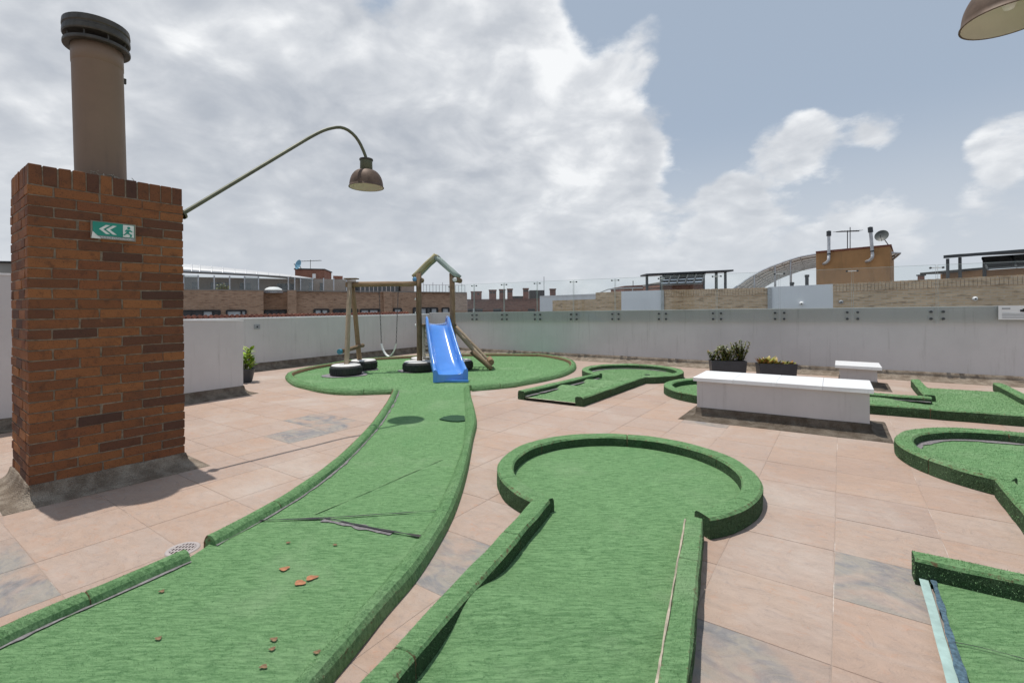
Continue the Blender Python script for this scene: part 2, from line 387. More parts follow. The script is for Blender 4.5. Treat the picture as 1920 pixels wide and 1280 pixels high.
# ------------------------------------------------------------------ object helpers
WL = {}
def link(o, parent, wl):
    COL.objects.link(o)
    if parent is not None:
        o.parent = parent
    WL[o] = Vector(wl); return o
def tag(o, label=None, cat=None, group=None, kind=None):
    for k, v in (('label', label), ('category', cat), ('group', group), ('kind', kind)):
        if v: o[k] = v
    return o
def thing(name, loc, label, cat, group=None):
    o = bpy.data.objects.new(name, None); o.location = loc; o.empty_display_size = .1
    link(o, None, loc); return tag(o, label, cat, group)
def mesh(name, V, Fc, m, parent=None, smooth=False, attr=None, uv=None, kind=None, loc=None):
    """verts in world coordinates; stored relative to the parent (or to loc)"""
    base = WL[parent] if parent is not None else Vector(loc if loc is not None else (0, 0, 0))
    me = bpy.data.meshes.new(name)
    me.from_pydata([tuple(Vector(v) - base) for v in V], [], Fc)
    mm = [m] if isinstance(m, str) else m
    for x in mm: me.materials.append(MATS[x])
    if smooth: me.polygons.foreach_set('use_smooth', [True] * len(me.polygons))
    if attr is not None:
        a = me.attributes.new('wear', 'FLOAT', 'POINT'); a.data.foreach_set('value', attr)
    me.update()
    if uv: wall_uv(me, base)
    o = bpy.data.objects.new(name, me)
    if parent is None: o.location = base
    link(o, parent, base)
    if kind: o['kind'] = kind
    return o
def wall_uv(me, base):
    l = me.uv_layers.new(name='uv')
    for p in me.polygons:
        n = p.normal
        if abs(n.z) > .7: ax, ay = Vector((1, 0, 0)), Vector((0, 1, 0))
        else: ay = Vector((0, 0, 1)); ax = ay.cross(n).normalized()
        for li in p.loop_indices:
            c = me.vertices[me.loops[li].vertex_index].co + base
            l.data[li].uv = (c.dot(ax), c.dot(ay))
class MB:
    def __init__(s): s.v = []; s.f = []
    def add(s, V, Fc):
        b = len(s.v); s.v += [tuple(x) for x in V]; s.f += [tuple(i + b for i in f) for f in Fc]; return s
    def box(s, c, ax, ay, az):         # centre, three half axes
        c, ax, ay, az = map(Vector, (c, ax, ay, az))
        V = [c + i * ax + j * ay + k * az for k in (-1, 1) for j in (-1, 1) for i in (-1, 1)]
        fl = ax.cross(ay).dot(az) > 0
        Fc = [(0, 2, 3, 1), (4, 5, 7, 6), (0, 1, 5, 4), (2, 6, 7, 3), (0, 4, 6, 2), (1, 3, 7, 5)]
        return s.add(V, Fc if fl else [f[::-1] for f in Fc])
    def aabb(s, a, b):
        a, b = Vector(a), Vector(b); h = (b - a) / 2
        return s.box((a + b) / 2, (h.x, 0, 0), (0, h.y, 0), (0, 0, h.z))
    def prism(s, poly, z0, z1):        # vertical prism over a ccw polygon; z may be lists
        n = len(poly)
        Z0 = z0 if hasattr(z0, '__len__') else [z0] * n; Z1 = z1 if hasattr(z1, '__len__') else [z1] * n
        V = [(p[0], p[1], Z0[i]) for i, p in enumerate(poly)] + [(p[0], p[1], Z1[i]) for i, p in enumerate(poly)]
        a = sum(poly[i][0] * poly[(i + 1) % n][1] - poly[(i + 1) % n][0] * poly[i][1] for i in range(n))
        Fc = [tuple(range(n))[::-1], tuple(range(n, 2 * n))] + [(i, (i + 1) % n, n + (i + 1) % n, n + i) for i in range(n)]
        return s.add(V, Fc if a > 0 else [f[::-1] for f in Fc])
    def tube(s, pts, r, n=8, cap=True):
        pts = [Vector(p) for p in pts]; R = r if hasattr(r, '__len__') else [r] * len(pts)
        rings = []; ref = None
        for i, p in enumerate(pts):
            d = (pts[min(i + 1, len(pts) - 1)] - pts[max(i - 1, 0)]).normalized()
            if ref is None: ref = Vector((0, 0, 1)) if abs(d.z) < .9 else Vector((1, 0, 0))
            x = d.cross(ref).normalized(); y = x.cross(d).normalized(); ref = y
            rings.append([p + R[i] * (math.cos(2 * pi * k / n) * x + math.sin(2 * pi * k / n) * y) for k in range(n)])
        b = 0; V = [q for g in rings for q in g]; Fc = []
        for i in range(len(pts) - 1):
            for k in range(n):
                k2 = (k + 1) % n
                Fc.append((i * n + k, i * n + k2, (i + 1) * n + k2, (i + 1) * n + k)[::-1])
        if cap: Fc += [tuple(range(n)), tuple(range((len(pts) - 1) * n, len(pts) * n))[::-1]]
        return s.add(V, Fc)
    def lathe(s, c, prof, n=32, axis=(0, 0, 1), capb=False, capt=False):
        c = Vector(c); z = Vector(axis).normalized(); x = z.orthogonal().normalized(); y = z.cross(x)
        V = []
        for r, h in prof:
            for k in range(n):
                a = 2 * pi * k / n; V.append(c + z * h + r * (math.cos(a) * x + math.sin(a) * y))
        Fc = []
        for i in range(len(prof) - 1):
            for k in range(n):
                k2 = (k + 1) % n; Fc.append((i * n + k, i * n + k2, (i + 1) * n + k2, (i + 1) * n + k))
        if capb: Fc.append(tuple(range(n))[::-1])
        if capt: Fc.append(tuple(range((len(prof) - 1) * n, len(prof) * n)))
        return s.add(V, Fc)
    def build(s, name, m, parent=None, **kw): return mesh(name, s.v, s.f, m, parent, **kw)
def catmull(pts, step=.12, closed=False):
    P = [Vector(p) for p in pts]; out = []; n = len(P)
    for i in range(n if closed else n - 1):
        g = (lambda k: P[k % n]) if closed else (lambda k: P[max(0, min(n - 1, k))])
        p0, p1, p2, p3 = g(i - 1), g(i), g(i + 1), g(i + 2)
        m = max(2, int((p2 - p1).length / step))
        for j in range(m):
            t = j / m
            out.append(.5 * ((2 * p1) + (p2 - p0) * t + (2 * p0 - 5 * p1 + 4 * p2 - p3) * t * t + (3 * p1 - p0 - 3 * p2 + p3) * t ** 3))
    if not closed: out.append(P[-1])
    return out
def offsets(path, closed=False):
    n = len(path); N = []
    for i in range(n):
        a = path[(i - 1) % n] if (closed or i > 0) else path[i]
        b = path[(i + 1) % n] if (closed or i < n - 1) else path[i]
        d = (b - a); d = Vector((d.x, d.y)).normalized() if d.length > 0 else Vector((1, 0))
        N.append(Vector((d.y, -d.x)))          # right hand side of the walking direction
    return N
def sweep(path, prof, closed=False, cap=True, wob=0.0, miter=False):
    """prof: (offset to the right, z, wear)"""
    path = [Vector((p[0], p[1])) for p in path]; N = offsets(path, closed); n = len(path); m = len(prof)
    if miter:
        for i in range(n):
            if 0 < i < n - 1 or closed:
                a = (path[i] - path[(i - 1) % n]).normalized(); b = (path[(i + 1) % n] - path[i]).normalized()
                k = (a + b).normalized(); na = Vector((a.y, -a.x)); nn = Vector((k.y, -k.x)); N[i] = nn / max(.35, nn.dot(na))
    V = []; A = []; Fc = []
    for i, p in enumerate(path):
        for j, q in enumerate(prof):
            o = q[0]; z = q[1]
            if wob:
                o += wob * mnoise.noise(Vector((p.x * 5, p.y * 5, j * 3.1))); 
                if z > .02: z += wob * .8 * mnoise.noise(Vector((p.x * 4 + 9, p.y * 4, j * 2.3)))
            V.append((p.x + N[i].x * o, p.y + N[i].y * o, z)); A.append(q[2] if len(q) > 2 else 0.0)
    for i in range(n if closed else n - 1):
        for j in range(m - 1):
            a, b = i * m + j, ((i + 1) % n) * m + j
            Fc.append((a, b, b + 1, a + 1)[::-1])
    if cap and not closed:
        Fc += [tuple(range(m))[::-1], tuple(range((n - 1) * m, n * m))]
    return V, Fc, A
SQ = lambda w, h: [(-w, .004, .2), (-w, h * .55, .05), (-w * .99, h * .86, .35), (-w * .80, h * .985, .40), (-w * .4, h, .0), (w * .4, h, .0), (w * .80, h * .985, .40), (w * .99, h * .86, .35), (w, h * .55, .05), (w, .004, .2)]
RD = lambda w, h: [(-w, .004, .6), (-w * .96, h * .45, .6), (-w * .75, h * .80, .9), (-w * .45, h * .96, .5), (0, h, 0), (w * .4, h * .96, 0), (w * .75, h * .78, 0), (w * .97, h * .42, 0), (w, .004, .0)]
def tri_mesh(V, Fc):
    T = []
    V = np.array([tuple(v) for v in V], dtype=float)
    for f in Fc:
        for k in range(1, len(f) - 1): T.append((f[0], f[k], f[k + 1]))
    T = np.array(T); return V[T]
def obj_wear(o):
    me = o.data; n = len(me.loop_triangles)
    if 'wear' not in me.attributes: return np.zeros((n, 3))
    idx = np.empty(n * 3, np.int32); me.loop_triangles.foreach_get('vertices', idx)
    a = np.empty(len(me.vertices), np.float32); me.attributes['wear'].data.foreach_get('value', a)
    return a[idx.reshape(-1, 3)].astype(float)
def obj_tris(o):
    me = o.data; me.calc_loop_triangles(); n = len(me.loop_triangles)
    idx = np.empty(n * 3, np.int32); me.loop_triangles.foreach_get('vertices', idx)
    co = np.empty(len(me.vertices) * 3, np.float32); me.vertices.foreach_get('co', co)
    return co.reshape(-1, 3)[idx.reshape(-1, 3)].astype(float) + np.array(WL[o])
def blades(parent, objs, dens, h, wd, tilt=1.3, zmin=-1):
    T = np.concatenate([obj_tris(o) for o in objs]); Wr = np.concatenate([obj_wear(o) for o in objs])
    e1, e2 = T[:, 1] - T[:, 0], T[:, 2] - T[:, 0]
    nr = np.cross(e1, e2); ar = np.linalg.norm(nr, axis=1) / 2 + 1e-12
    nr = nr / (2 * ar[:, None]); ok = nr[:, 2] > -.3
    T, e1, e2, nr, ar, Wr = T[ok], e1[ok], e2[ok], nr[ok], ar[ok], Wr[ok]
    n = int(ar.sum() * dens)
    k = rng.choice(len(T), n, p=ar / ar.sum())
    a, b = rng.random(n), rng.random(n); f = a + b > 1; a[f] = 1 - a[f]; b[f] = 1 - b[f]
    p = T[k, 0] + a[:, None] * e1[k] + b[:, None] * e2[k]; N = nr[k]
    wv = (1 - a - b) * Wr[k, 0] + a * Wr[k, 1] + b * Wr[k, 2]
    thin = (np.abs(N[:, 2]) < .42) & (rng.random(n) < .75)          # fewer bright blades on upright faces, so the painted side shade shows
    keep = ~thin & (p[:, 2] > zmin) & (p[:, 1] > .55) & (rng.random(n) > wv * 1.7); p, N = p[keep], N[keep]; n = len(p)
    r = rng.normal(size=(n, 3)); r /= np.linalg.norm(r, axis=1)[:, None]
    side_ = np.abs(N[:, 2:3]) < .45
    # the pile hangs down on upright faces
    up = np.where(side_, N * .30 + np.array([0, 0, -.75]) + .45 * r, N + tilt * r + np.array([0, 0, .1]))
    up /= np.linalg.norm(up, axis=1)[:, None]
    side = np.cross(up, N + .45 * rng.normal(size=(n, 3))); side /= np.linalg.norm(side, axis=1)[:, None]
    hh = h * (.55 + .8 * rng.random(n))[:, None]; ww = wd * (.6 + .7 * rng.random(n))[:, None]
    base = p - N * .002
    V = np.stack([base - side * ww, base + side * ww, base + up * hh], 1).reshape(-1, 3) - np.array(WL[parent])
    me = bpy.data.meshes.new('turf_blades'); me.vertices.add(3 * n); me.vertices.foreach_set('co', V.astype(np.float32).ravel())
    me.loops.add(3 * n); me.loops.foreach_set('vertex_index', np.arange(3 * n, dtype=np.int32))
    me.polygons.add(n); me.polygons.foreach_set('loop_start', np.arange(0, 3 * n, 3, dtype=np.int32))
    me.update(calc_edges=True); me.validate(); me.materials.append(MATS['turf blade'])
    o = bpy.data.objects.new('turf_blades', me); link(o, parent, WL[parent]); o['kind'] = 'stuff'; return o
def copy_child(o, parent, loc=None, rot=None):
    c = o.copy(); COL.objects.link(c); c.parent = parent
    if loc is not None: c.location = loc
    if rot is not None: c.rotation_euler = rot
    return c

# ================================================================== SETTING: ground, terrace
GZ = -14.0
mesh('ground', [(-1500, -1500, GZ), (1500, -1500, GZ), (1500, 1500, GZ), (-1500, 1500, GZ)], [(0, 1, 2, 3)], 'city ground', kind='structure')
U_R, V_L, V_S = 11.25, -10.5, -7.77        # right wall, far left wall, near left wall
floor = MB().prism([W(-6, -12)[:2], W(-6, 14)[:2], W(U_R + .2, 14)[:2], W(U_R + .2, -12)[:2]], -.5, -.0028).build('terrace_floor', 'joint mortar', kind='structure')
TT = math.radians(34.7); ST, CT = math.sin(TT), math.cos(TT)
def TG(u, v): return Vector((u * ST + v * CT, u * CT - v * ST))
TS, U0, V0 = .5045, 3.155, -.035
def cell(px, py):
    x, y = G2(px, py); u, v = x * ST + y * CT, x * CT - y * ST
    return math.floor((u - U0) / TS), math.floor((v - V0) / TS)
slates = {cell(*p) for p in [(1640, 1095), (1440, 1240), (595, 812), (575, 798), (665, 797), (60, 1050), (20, 1090), (855, 1020), (1305, 792), (1345, 798), (1330, 1240)]}
# tile meshes: an uneven slab with chamfered edge, four variants
def tile_mesh(seed):
    r = random.Random(seed); h = TS / 2 - .0016; V = []; g = [-h, -h + .007, 0, h - .007, h]
    for j, y in enumerate(g):
        for i, x in enumerate(g):
            edge = i in (0, 4) or j in (0, 4)
            V.append((x, y, -.001 if edge else r.uniform(-.0012, .0016)))
    Fc = [(j * 5 + i, j * 5 + i + 1, j * 5 + i + 6, j * 5 + i + 5) for j in range(4) for i in range(4)]
    for a_, b_ in ((0, 4), (4, 24), (24, 20), (20, 0)):
        k = len(V); V += [(V[a_][0], V[a_][1], -.006), (V[b_][0], V[b_][1], -.006)]; Fc.append((k, k + 1, b_, a_))
    me = bpy.data.meshes.new('tile'); me.from_pydata(V, [], Fc); me.materials.append(MATS['stamped sandstone']); return me
TM = [tile_mesh(i) for i in range(4)]
cells = []
for i in range(-10, 18):
    for j in range(-26, 28):
        c = TG(U0 + (i + .5) * TS, V0 + (j + .5) * TS)
        if c.y < .7 or abs(c.x) > c.y * 1.16 + .7: continue
        uw, vw = c.x * SW + c.y * CW, c.x * CW - c.y * SW
        if uw > U_R - .1 or vw < V_L + .1: continue
        cells.append((c.length, i, j, c))
cells.sort(key=lambda q: q[0])
SV, SF = [], []
for k, (d, i, j, c) in enumerate(cells):
    rot = -TT
    if k < 300:
        o = bpy.data.objects.new('tile', TM[(i * 7 + j * 3) % 4]); COL.objects.link(o); o.parent = floor
        o.location = (c.x, c.y, random.uniform(-.0005, .0005)); o.rotation_euler = (random.uniform(-.001, .001), random.uniform(-.001, .001), rot + pi * ((i + 2 * j) % 2))
        if (i, j) in slates:
            o.material_slots[0].link = 'OBJECT'; o.material_slots[0].material = MATS['grey slate']
    else:
        me = TM[(i * 7 + j * 3) % 4]; b = len(SV); R = Matrix.Rotation(rot, 2)
        for v in me.vertices:
            q = R @ Vector(v.co[:2]); SV.append((c.x + q.x, c.y + q.y, v.co.z))
        SF += [tuple(x + b for x in p.vertices) for p in me.polygons]
mesh('far_tiles', SV, SF, 'stamped sandstone', floor, kind='stuff')

# ================================================================== WALLS of the terrace
def cove(h, w, pw=1.15):                              # mortar cove at the foot of a wall: (offset, z)
    out = [(-.004, h), (.011, h - .004)]
    for k in range(1, 8):
        a = k / 7 * pi / 2; out.append((.012 + (w - .012) * (1 - math.cos(a)) ** pw, h - (h - .012) * math.sin(a)))
    return out + [(w + .015, .001)]
def skirt(parent, path, h=.14, w=.13, m='pebble mortar', closed=False, wob=.006, miter=True, step=None, pw=1.15):
    P = [Vector((p[0], p[1])) for p in path]; Q = []
    n = len(P)
    for i in range(n if closed else n - 1):
        a, b = P[i], P[(i + 1) % n]; k = max(1, int((b - a).length / (step or .12)))
        Q += [a.lerp(b, j / k) for j in range(k)]
    if not closed: Q.append(P[-1])
    V, Fc, A = sweep(Q, [(o, z, 0) for o, z in cove(h, w, pw)], closed, cap=False, wob=wob, miter=miter)
    return mesh('mortar_skirt', V, Fc, m, parent, smooth=True)
def line_wall(a, b, t, z0, za, zb):          # vertical slab from a to b, thickness to the left of a->b
    a, b = Vector(a[:2]), Vector(b[:2]); d = (b - a).normalized(); n = Vector((-d.y, d.x)) * t
    return MB().prism([a, b, b + n, a + n], z0, [za, zb, zb, za])

def round_top(o, off=.013):                  # worn, rounded upper edges of a coping
    bm = bmesh.new(); bm.from_mesh(o.data); bm.normal_update()
    f = max(bm.faces, key=lambda q: q.calc_center_median().z * 100 + q.normal.z)
    bmesh.ops.bevel(bm, geom=list(f.edges), offset=off, segments=2, affect='EDGES'); bm.to_mesh(o.data); bm.free()
# right parapet
t = thing('parapet_wall', W(U_R, 0), 'long light grey rendered parapet wall carrying the glass railing', 'wall')
v0, v1 = V_L, 8.5
def top_r(v): return 1.215 + (v - V_L) / (13.6) * .115
a, b = W(U_R, v1), W(U_R, v0)
line_wall(b, a, .22, -.4, top_r(v0) - .018, top_r(v1) - .018).build('wall_body', 'wall paint', t)
cp = line_wall(W(U_R - .012, v0), W(U_R - .012, v1), .244, top_r(v0) - .016, top_r(v0), top_r(v1)).build('coping', 'white paint', t)
me = cp.data
for vtx in me.vertices:                      # coping follows the fall of the wall top
    p = vtx.co + WL[t]; vv = p.x * CW - p.y * SW
    if vtx.index < 4: vtx.co.z = top_r(vv) - .016
round_top(cp)
skirt(t, [W(U_R, v0 + .02), W(U_R, v1)], .15, .28, wob=.008)
# far left parapet
t = thing('parapet_wall', W(4, V_L), 'light grey rendered parapet wall behind the swing, clay tiles on top', 'wall')
line_wall(W(-2, V_L), W(U_R, V_L), .2, -.4, 1.14, 1.165).build('wall_body', 'wall paint', t)
round_top(line_wall(W(-2, V_L + .008), W(U_R - .01, V_L + .008), .10, 1.143, 1.16, 1.185).build('coping', 'white paint', t))
skirt(t, [W(-2, V_L), W(U_R - .02, V_L)], .17, .22, 'dark pebble mortar', wob=.008)
m = MB()
for k in range(118):
    u = -1.9 + k * .105
    zz = 1.185 + (u + 2) / 13.2 * .025
    m.tube([W(u, V_L - .10, zz + .018), W(u, V_L - .30, zz - .035)], .040, 7)
m.build('coping_tiles', 'clay', t, kind='stuff')
# near left wall: low part and tall part
t = thing('stub_wall', W(3, V_S), 'low white rendered wall ending beside the charcoal plant pot', 'wall')
line_wall(W(2.45, V_S), W(4.0, V_S), .2, -.4, 1.21, 1.165).build('wall_body', 'wall paint', t)
cp = line_wall(W(2.45, V_S + .008), W(4.008, V_S + .008), .216, 1.21, 1.235, 1.19).build('coping', 'white paint', t)
for vtx in cp.data.vertices:
    p = vtx.co + WL[t]; uu = p.x * SW + p.y * CW
    vtx.co.z = (1.212 - (uu - 2.45) / 1.55 * .045) + (.02 if vtx.index >= 4 else 0)
round_top(cp)
skirt(t, [W(2.45, V_S), W(4.0, V_S), W(4.0, V_S - .2)], .14, .15, 'dark pebble mortar')
t = thing('tall_wall', W(1, V_S), 'taller white rendered wall at the left edge behind the brick chimney', 'wall')
line_wall(W(-3, V_S), W(2.448, V_S), .2, -.4, 1.76, 1.76).build('wall_body', 'wall paint', t)
line_wall(W(-3, V_S + .008), W(2.448, V_S + .008), .216, 1.761, 1.785, 1.785).build('coping', 'white paint', t)
skirt(t, [W(-3, V_S), W(2.448, V_S)], .14, .15, 'dark pebble mortar')
# small grey plate on the far left wall
px_u = lambda px: u_at(px, v=V_L)
t = thing('wall_plate', W(px_u(481), V_L), 'small grey square socket plate on the far left wall', 'wall plate')
u = px_u(481.5); c = W(u, V_L + .008, .97)
ua = W(1, 0); va = W(0, 1)
MB().box(c, ua * .065, va * .006, Vector((0, 0, .05))).build('plate', 'print grey', t)
MB().box(c + va * .008, ua * .014, va * .004, Vector((0, 0, .014))).build('socket', 'ink', t)

# glass railing
seams = [805, 848, 891, 947, 1009, 1077, 1155, 1243, 1345, 1462, 1598, 1756, 1945, 2180]
sv = [u_at(p, u=U_R) for p in seams]
# equal pane width fitted to the seams
t = thing('glass_railing', W(U_R - .04, 0, 1), 'frameless glass railing bolted along the inside of the right parapet', 'railing')
for k in range(1, len(sv) - 1):
    va_, vb_ = sv[k] + .012, sv[k + 1] - .012
    za, zb = top_r(va_), top_r(vb_)
    lowa, lowb = za - .29, zb - .29
    ha = 1.92 if True else 0
    q = [W(U_R - .05, va_), W(U_R - .05, vb_), W(U_R - .038, vb_), W(U_R - .038, va_)]
    P = MB().prism([x[:2] for x in q], [lowa, lowb, lowb, lowa], [2.06, 2.06, 2.06, 2.06]).build('glass_pane', 'clear glass', t)
    for e0 in (va_, vb_): MB().box(W(U_R - .044, e0, (lowa + 2.06) / 2), W(0, 1) * .0018, W(1, 0) * .0062, Vector((0, 0, (2.06 - lowa) / 2))).build('pane_edge', 'glass edge', P)
    line_wall(W(U_R - .0505, va_), W(U_R - .0505, vb_), .013, 2.058, 2.062, 2.062).build('pane_edge', 'glass edge', P)
    for s, e in ((va_ + .07, 1), (vb_ - .07, 1)):
        for dz_ in (-.09, -.215):
            c = W(U_R - .06, s, top_r(s) + dz_)
            MB().lathe(c, [(.0, -.008), (.022, -.008), (.024, .0), (.024, .022), (.012, .026), (.012, .06)], 10, W(1, 0)).build('bolt', 'dark steel', P)
for k in range(1, len(sv) - 1):
    c = W(U_R - .044, sv[k], 2.06 - .05)
    cl_ = MB().box(c, W(0, 1) * .085, W(1, 0) * .010, Vector((0, 0, .008))).build('clamp', 'white paint', t)
    for s in (-.085, .085): MB().lathe(c + W(-.018, s), [(0, 0), (.018, .002), (.018, .036), (0, .038)], 10, W(1, 0)).build('bolt', 'dark steel', cl_)

# camera notice at the right end of the parapet
va_, vb_ = u_at(1872, u=U_R - .07), u_at(1945, u=U_R - .07)
t = thing('camera_notice', W(U_R - .07, va_, 1.1), 'white surveillance notice with a black camera picture at the right frame edge', 'sign')
zc = 1.335; zt, zb_ = zc - .005, zc - .24
c = W(U_R - .072, (va_ + vb_) / 2, (zt + zb_) / 2)
MB().box(c, W(0, 1) * ((vb_ - va_) / 2), W(1, 0) * .006, Vector((0, 0, (zt - zb_) / 2))).build('board', 'white paint', t)
fz = lambda v, z: W(U_R - .080, v, z)
cx = va_ + .46 * (vb_ - va_) + .16
m = MB().box(fz(cx, zt - .06), (W(0, 1) + Vector((0, 0, .25))) * .085, W(1, 0) * .002, Vector((0, 0, .028)))
m.box(fz(cx + .02, zt - .10), W(0, 1) * .02, W(1, 0) * .0022, Vector((0, 0, .03)))
m.box(fz(cx - .10, zt - .085), W(0, 1) * .014, W(1, 0) * .0024, Vector((0, 0, .018)))
m.build('camera_picture', 'ink', t)
for i in range(4):
    MB().box(fz((va_ + vb_) / 2 - .0, zb_ + .03 + i * .024), W(0, 1) * ((vb_ - va_) / 2 - .04), W(1, 0) * .002, Vector((0, 0, .0045))).build('print_line', 'print grey', t)
MB().box(fz(va_ + .09, zt - .05), W(0, 1) * .05, W(1, 0) * .002, Vector((0, 0, .012))).build('print_block', 'print grey', t)

# ================================================================== BRICK CHIMNEY
an = math.radians(37.0)
e1 = Vector((math.sin(an), math.cos(an), 0)); e2 = Vector((-math.cos(an), math.sin(an), 0))   # along the front, away behind
A0 = PZ(55, 917, .10); A0.z = 0
LF, LD = .945, .72
ch = thing('brick_chimney', A0 + e1 * LF / 2 + e2 * LD / 2, 'square brown brick chimney stack with a mortar skirt and round flue', 'chimney')
def CP(s, dpt, z): return A0 + e1 * s + e2 * dpt + Vector((0, 0, z))
CT_ = 2.395
MB().prism([CP(.0045, .0045, 0)[:2], CP(LF - .0045, .0045, 0)[:2], CP(LF - .0045, LD - .0045, 0)[:2], CP(.0045, LD - .0045, 0)[:2]], .004, CT_ - .012).build('mortar_core', 'brick mortar', ch)
def brick_var(sx, sy, sz, seed, n='brick'):
    r = random.Random(seed); V = []
    for k in (-1, 1):
        for j in (-1, 1):
            for i in (-1, 1): V.append((i * sx / 2 + r.uniform(-.0025, .0025), j * sy / 2 + r.uniform(-.0025, .0025), k * sz / 2 + r.uniform(-.003, .003)))
    me = bpy.data.meshes.new(n); me.from_pydata(V, [], [(0, 2, 3, 1), (4, 5, 7, 6), (0, 1, 5, 4), (2, 6, 7, 3), (0, 4, 6, 2), (1, 3, 7, 5)])
    bm = bmesh.new(); bm.from_mesh(me); bmesh.ops.bevel(bm, geom=bm.edges[:], offset=.003, segments=1, affect='EDGES'); bm.to_mesh(me); bm.free()
    me.materials.append(MATS['brick']); return me
bank = {}
def put_brick(face, s0, s1, z, hh=.0645, dep=.105):
    L = s1 - s0; key = (round(L, 2), hh)
    bank.setdefault(key, [brick_var(L, dep, hh, int(L * 1000) * 7 + k) for k in range(3)])
    o = bpy.data.objects.new('brick', random.choice(bank[key])); COL.objects.link(o); o.parent = ch
    sm = (s0 + s1) / 2; pr = random.uniform(-.002, .0025)
    if face == 'front': p = CP(sm, dep / 2 - pr, z); rz = math.atan2(e1.y, e1.x)
    else: p = CP(dep / 2 - pr, sm, z); rz = math.atan2(e2.y, e2.x)
    o.location = p - WL[ch]; o.rotation_euler = (random.uniform(-.006, .006), random.uniform(-.006, .006), rz + random.uniform(-.006, .006))
CH = .0735; J = .0085; stuff = MB()
rows = int((CT_ - .15) / CH)
z0 = CT_ - .148 - rows * CH
def course_cuts(L, first):
    xs = [0.0]; x = first
    while x < L - .06: xs.append(x); x += random.choice([.262, .270, .266, .255])
    xs.append(L); return xs
for r in range(rows + 1):
    z = z0 + (r - .5) * CH
    if z < .02: continue
    even = r % 2
    cuts = course_cuts(LF, [.130, .262][even] + random.uniform(-.01, .01))
    for s0, s1 in zip(cuts[:-1], cuts[1:]): put_brick('front', s0 + (J / 2 if s0 > 0 else -.002), s1 - (J / 2 if s1 < LF else -.002), z)
    cuts = [c + .112 for c in course_cuts(LD - .112, [.262, .130][even])]
    for s0, s1 in zip(cuts[:-1], cuts[1:]):
        put_brick('left', s0 + J / 2, s1 - J / 2, z)
    for face in ('right', 'back'):
        LL = LD - .112 if face == 'right' else LF
        cuts = course_cuts(LL, [.130, .262][even])
        for s0, s1 in zip(cuts[:-1], cuts[1:]):
            sm = (s0 + s1) / 2; hl = (s1 - s0 - J) / 2
            if face == 'right': stuff.box(CP(LF - .05, .112 + sm, z), e2 * hl, e1 * .052, Vector((0, 0, .0305)))
            else: stuff.box(CP(sm, LD - .05, z), e1 * hl, e2 * .052, Vector((0, 0, .0305)))
n = 12; sw = LF / n
for k in range(n): put_brick('front', k * sw + J / 2, (k + 1) * sw - J / 2, CT_ - .074, .142)
n = 8; sw = (LD - .112) / n
for k in range(n):
    put_brick('left', .112 + k * sw + J / 2, .112 + (k + 1) * sw - J / 2, CT_ - .074, .142)
    stuff.box(CP(LF - .05, .112 + (k + .5) * sw, CT_ - .074), e2 * (sw / 2 - J / 2), e1 * .052, Vector((0, 0, .071)))
for k in range(12): stuff.box(CP((k + .5) * LF / 12, LD - .05, CT_ - .074), e1 * (LF / 24 - J / 2), e2 * .052, Vector((0, 0, .071)))
stuff.build('rear_bricks', 'brick', ch, kind='stuff')
skirt(ch, [CP(0, 0, 0), CP(0, LD, 0), CP(LF, LD, 0), CP(LF, 0, 0)][::-1][:0] or [CP(0, LD, 0), CP(0, 0, 0), CP(LF, 0, 0), CP(LF, LD, 0)], .125, .13, wob=.007, closed=True)
# flue
fc = CP(LF / 2 + .01, LD / 2, CT_ - .02); lean = Vector((-.024, .0, 1)).normalized()
zt = 1.16
MB().lathe(fc, [(.166, 0), (.166, zt - .171), (.1665, zt - .17), (.169, zt - .168), (.169, zt)], 40, lean, capt=True).build('flue_pipe', 'duct brown', ch, smooth=True)
def disc(z, r, h): return MB().lathe(fc + lean * z, [(.10, 0), (r, .0), (r + .003, .006), (r, h), (.10, h)], 40, lean)
cap = MB().lathe(fc + lean * (zt - .03), [(.172, 0), (.216, 0), (.218, .008), (.216, .026), (.17, .028)], 40, lean).build('flange', 'cap metal', ch)
MB().lathe(fc + lean * (zt + .045), [(.0, 0), (.214, 0), (.219, .01), (.217, .045), (.212, .052), (.212, .062), (.219, .07), (.215, .115), (.16, .135), (0, .142)], 40, lean).build('cap', 'cap metal', ch)
m = MB()
for k in range(8):
    a = k / 8 * 2 * pi + .3; x = lean.orthogonal().normalized(); y = lean.cross(x)
    p = fc + lean * (zt - .01) + .19 * (math.cos(a) * x + math.sin(a) * y); m.tube([p, p + lean * .07], .006, 6)
m.build('cap_bracket', 'cap metal', ch)
p = fc + lean * (zt - .22) + e1 * .172; MB().box(p, e1 * .014, e2 * .01, Vector((0, 0, .022))).build('latch', 'cap metal', ch)
m = MB(); rr = random.Random(4)
for k in range(46):
    a = rr.uniform(0, 2 * pi); r0 = rr.uniform(.165, .24)
    p = fc + Vector((math.cos(a) * r0, math.sin(a) * r0, rr.uniform(.02, .045)))
    q = p + Vector((rr.uniform(-.12, .12), rr.uniform(-.12, .12), rr.uniform(-.01, .03)))
    m.tube([p, (p + q) / 2 + Vector((0, 0, rr.uniform(0, .02))), q], .0028, 4)
m.build('straw_nest', 'straw', ch)
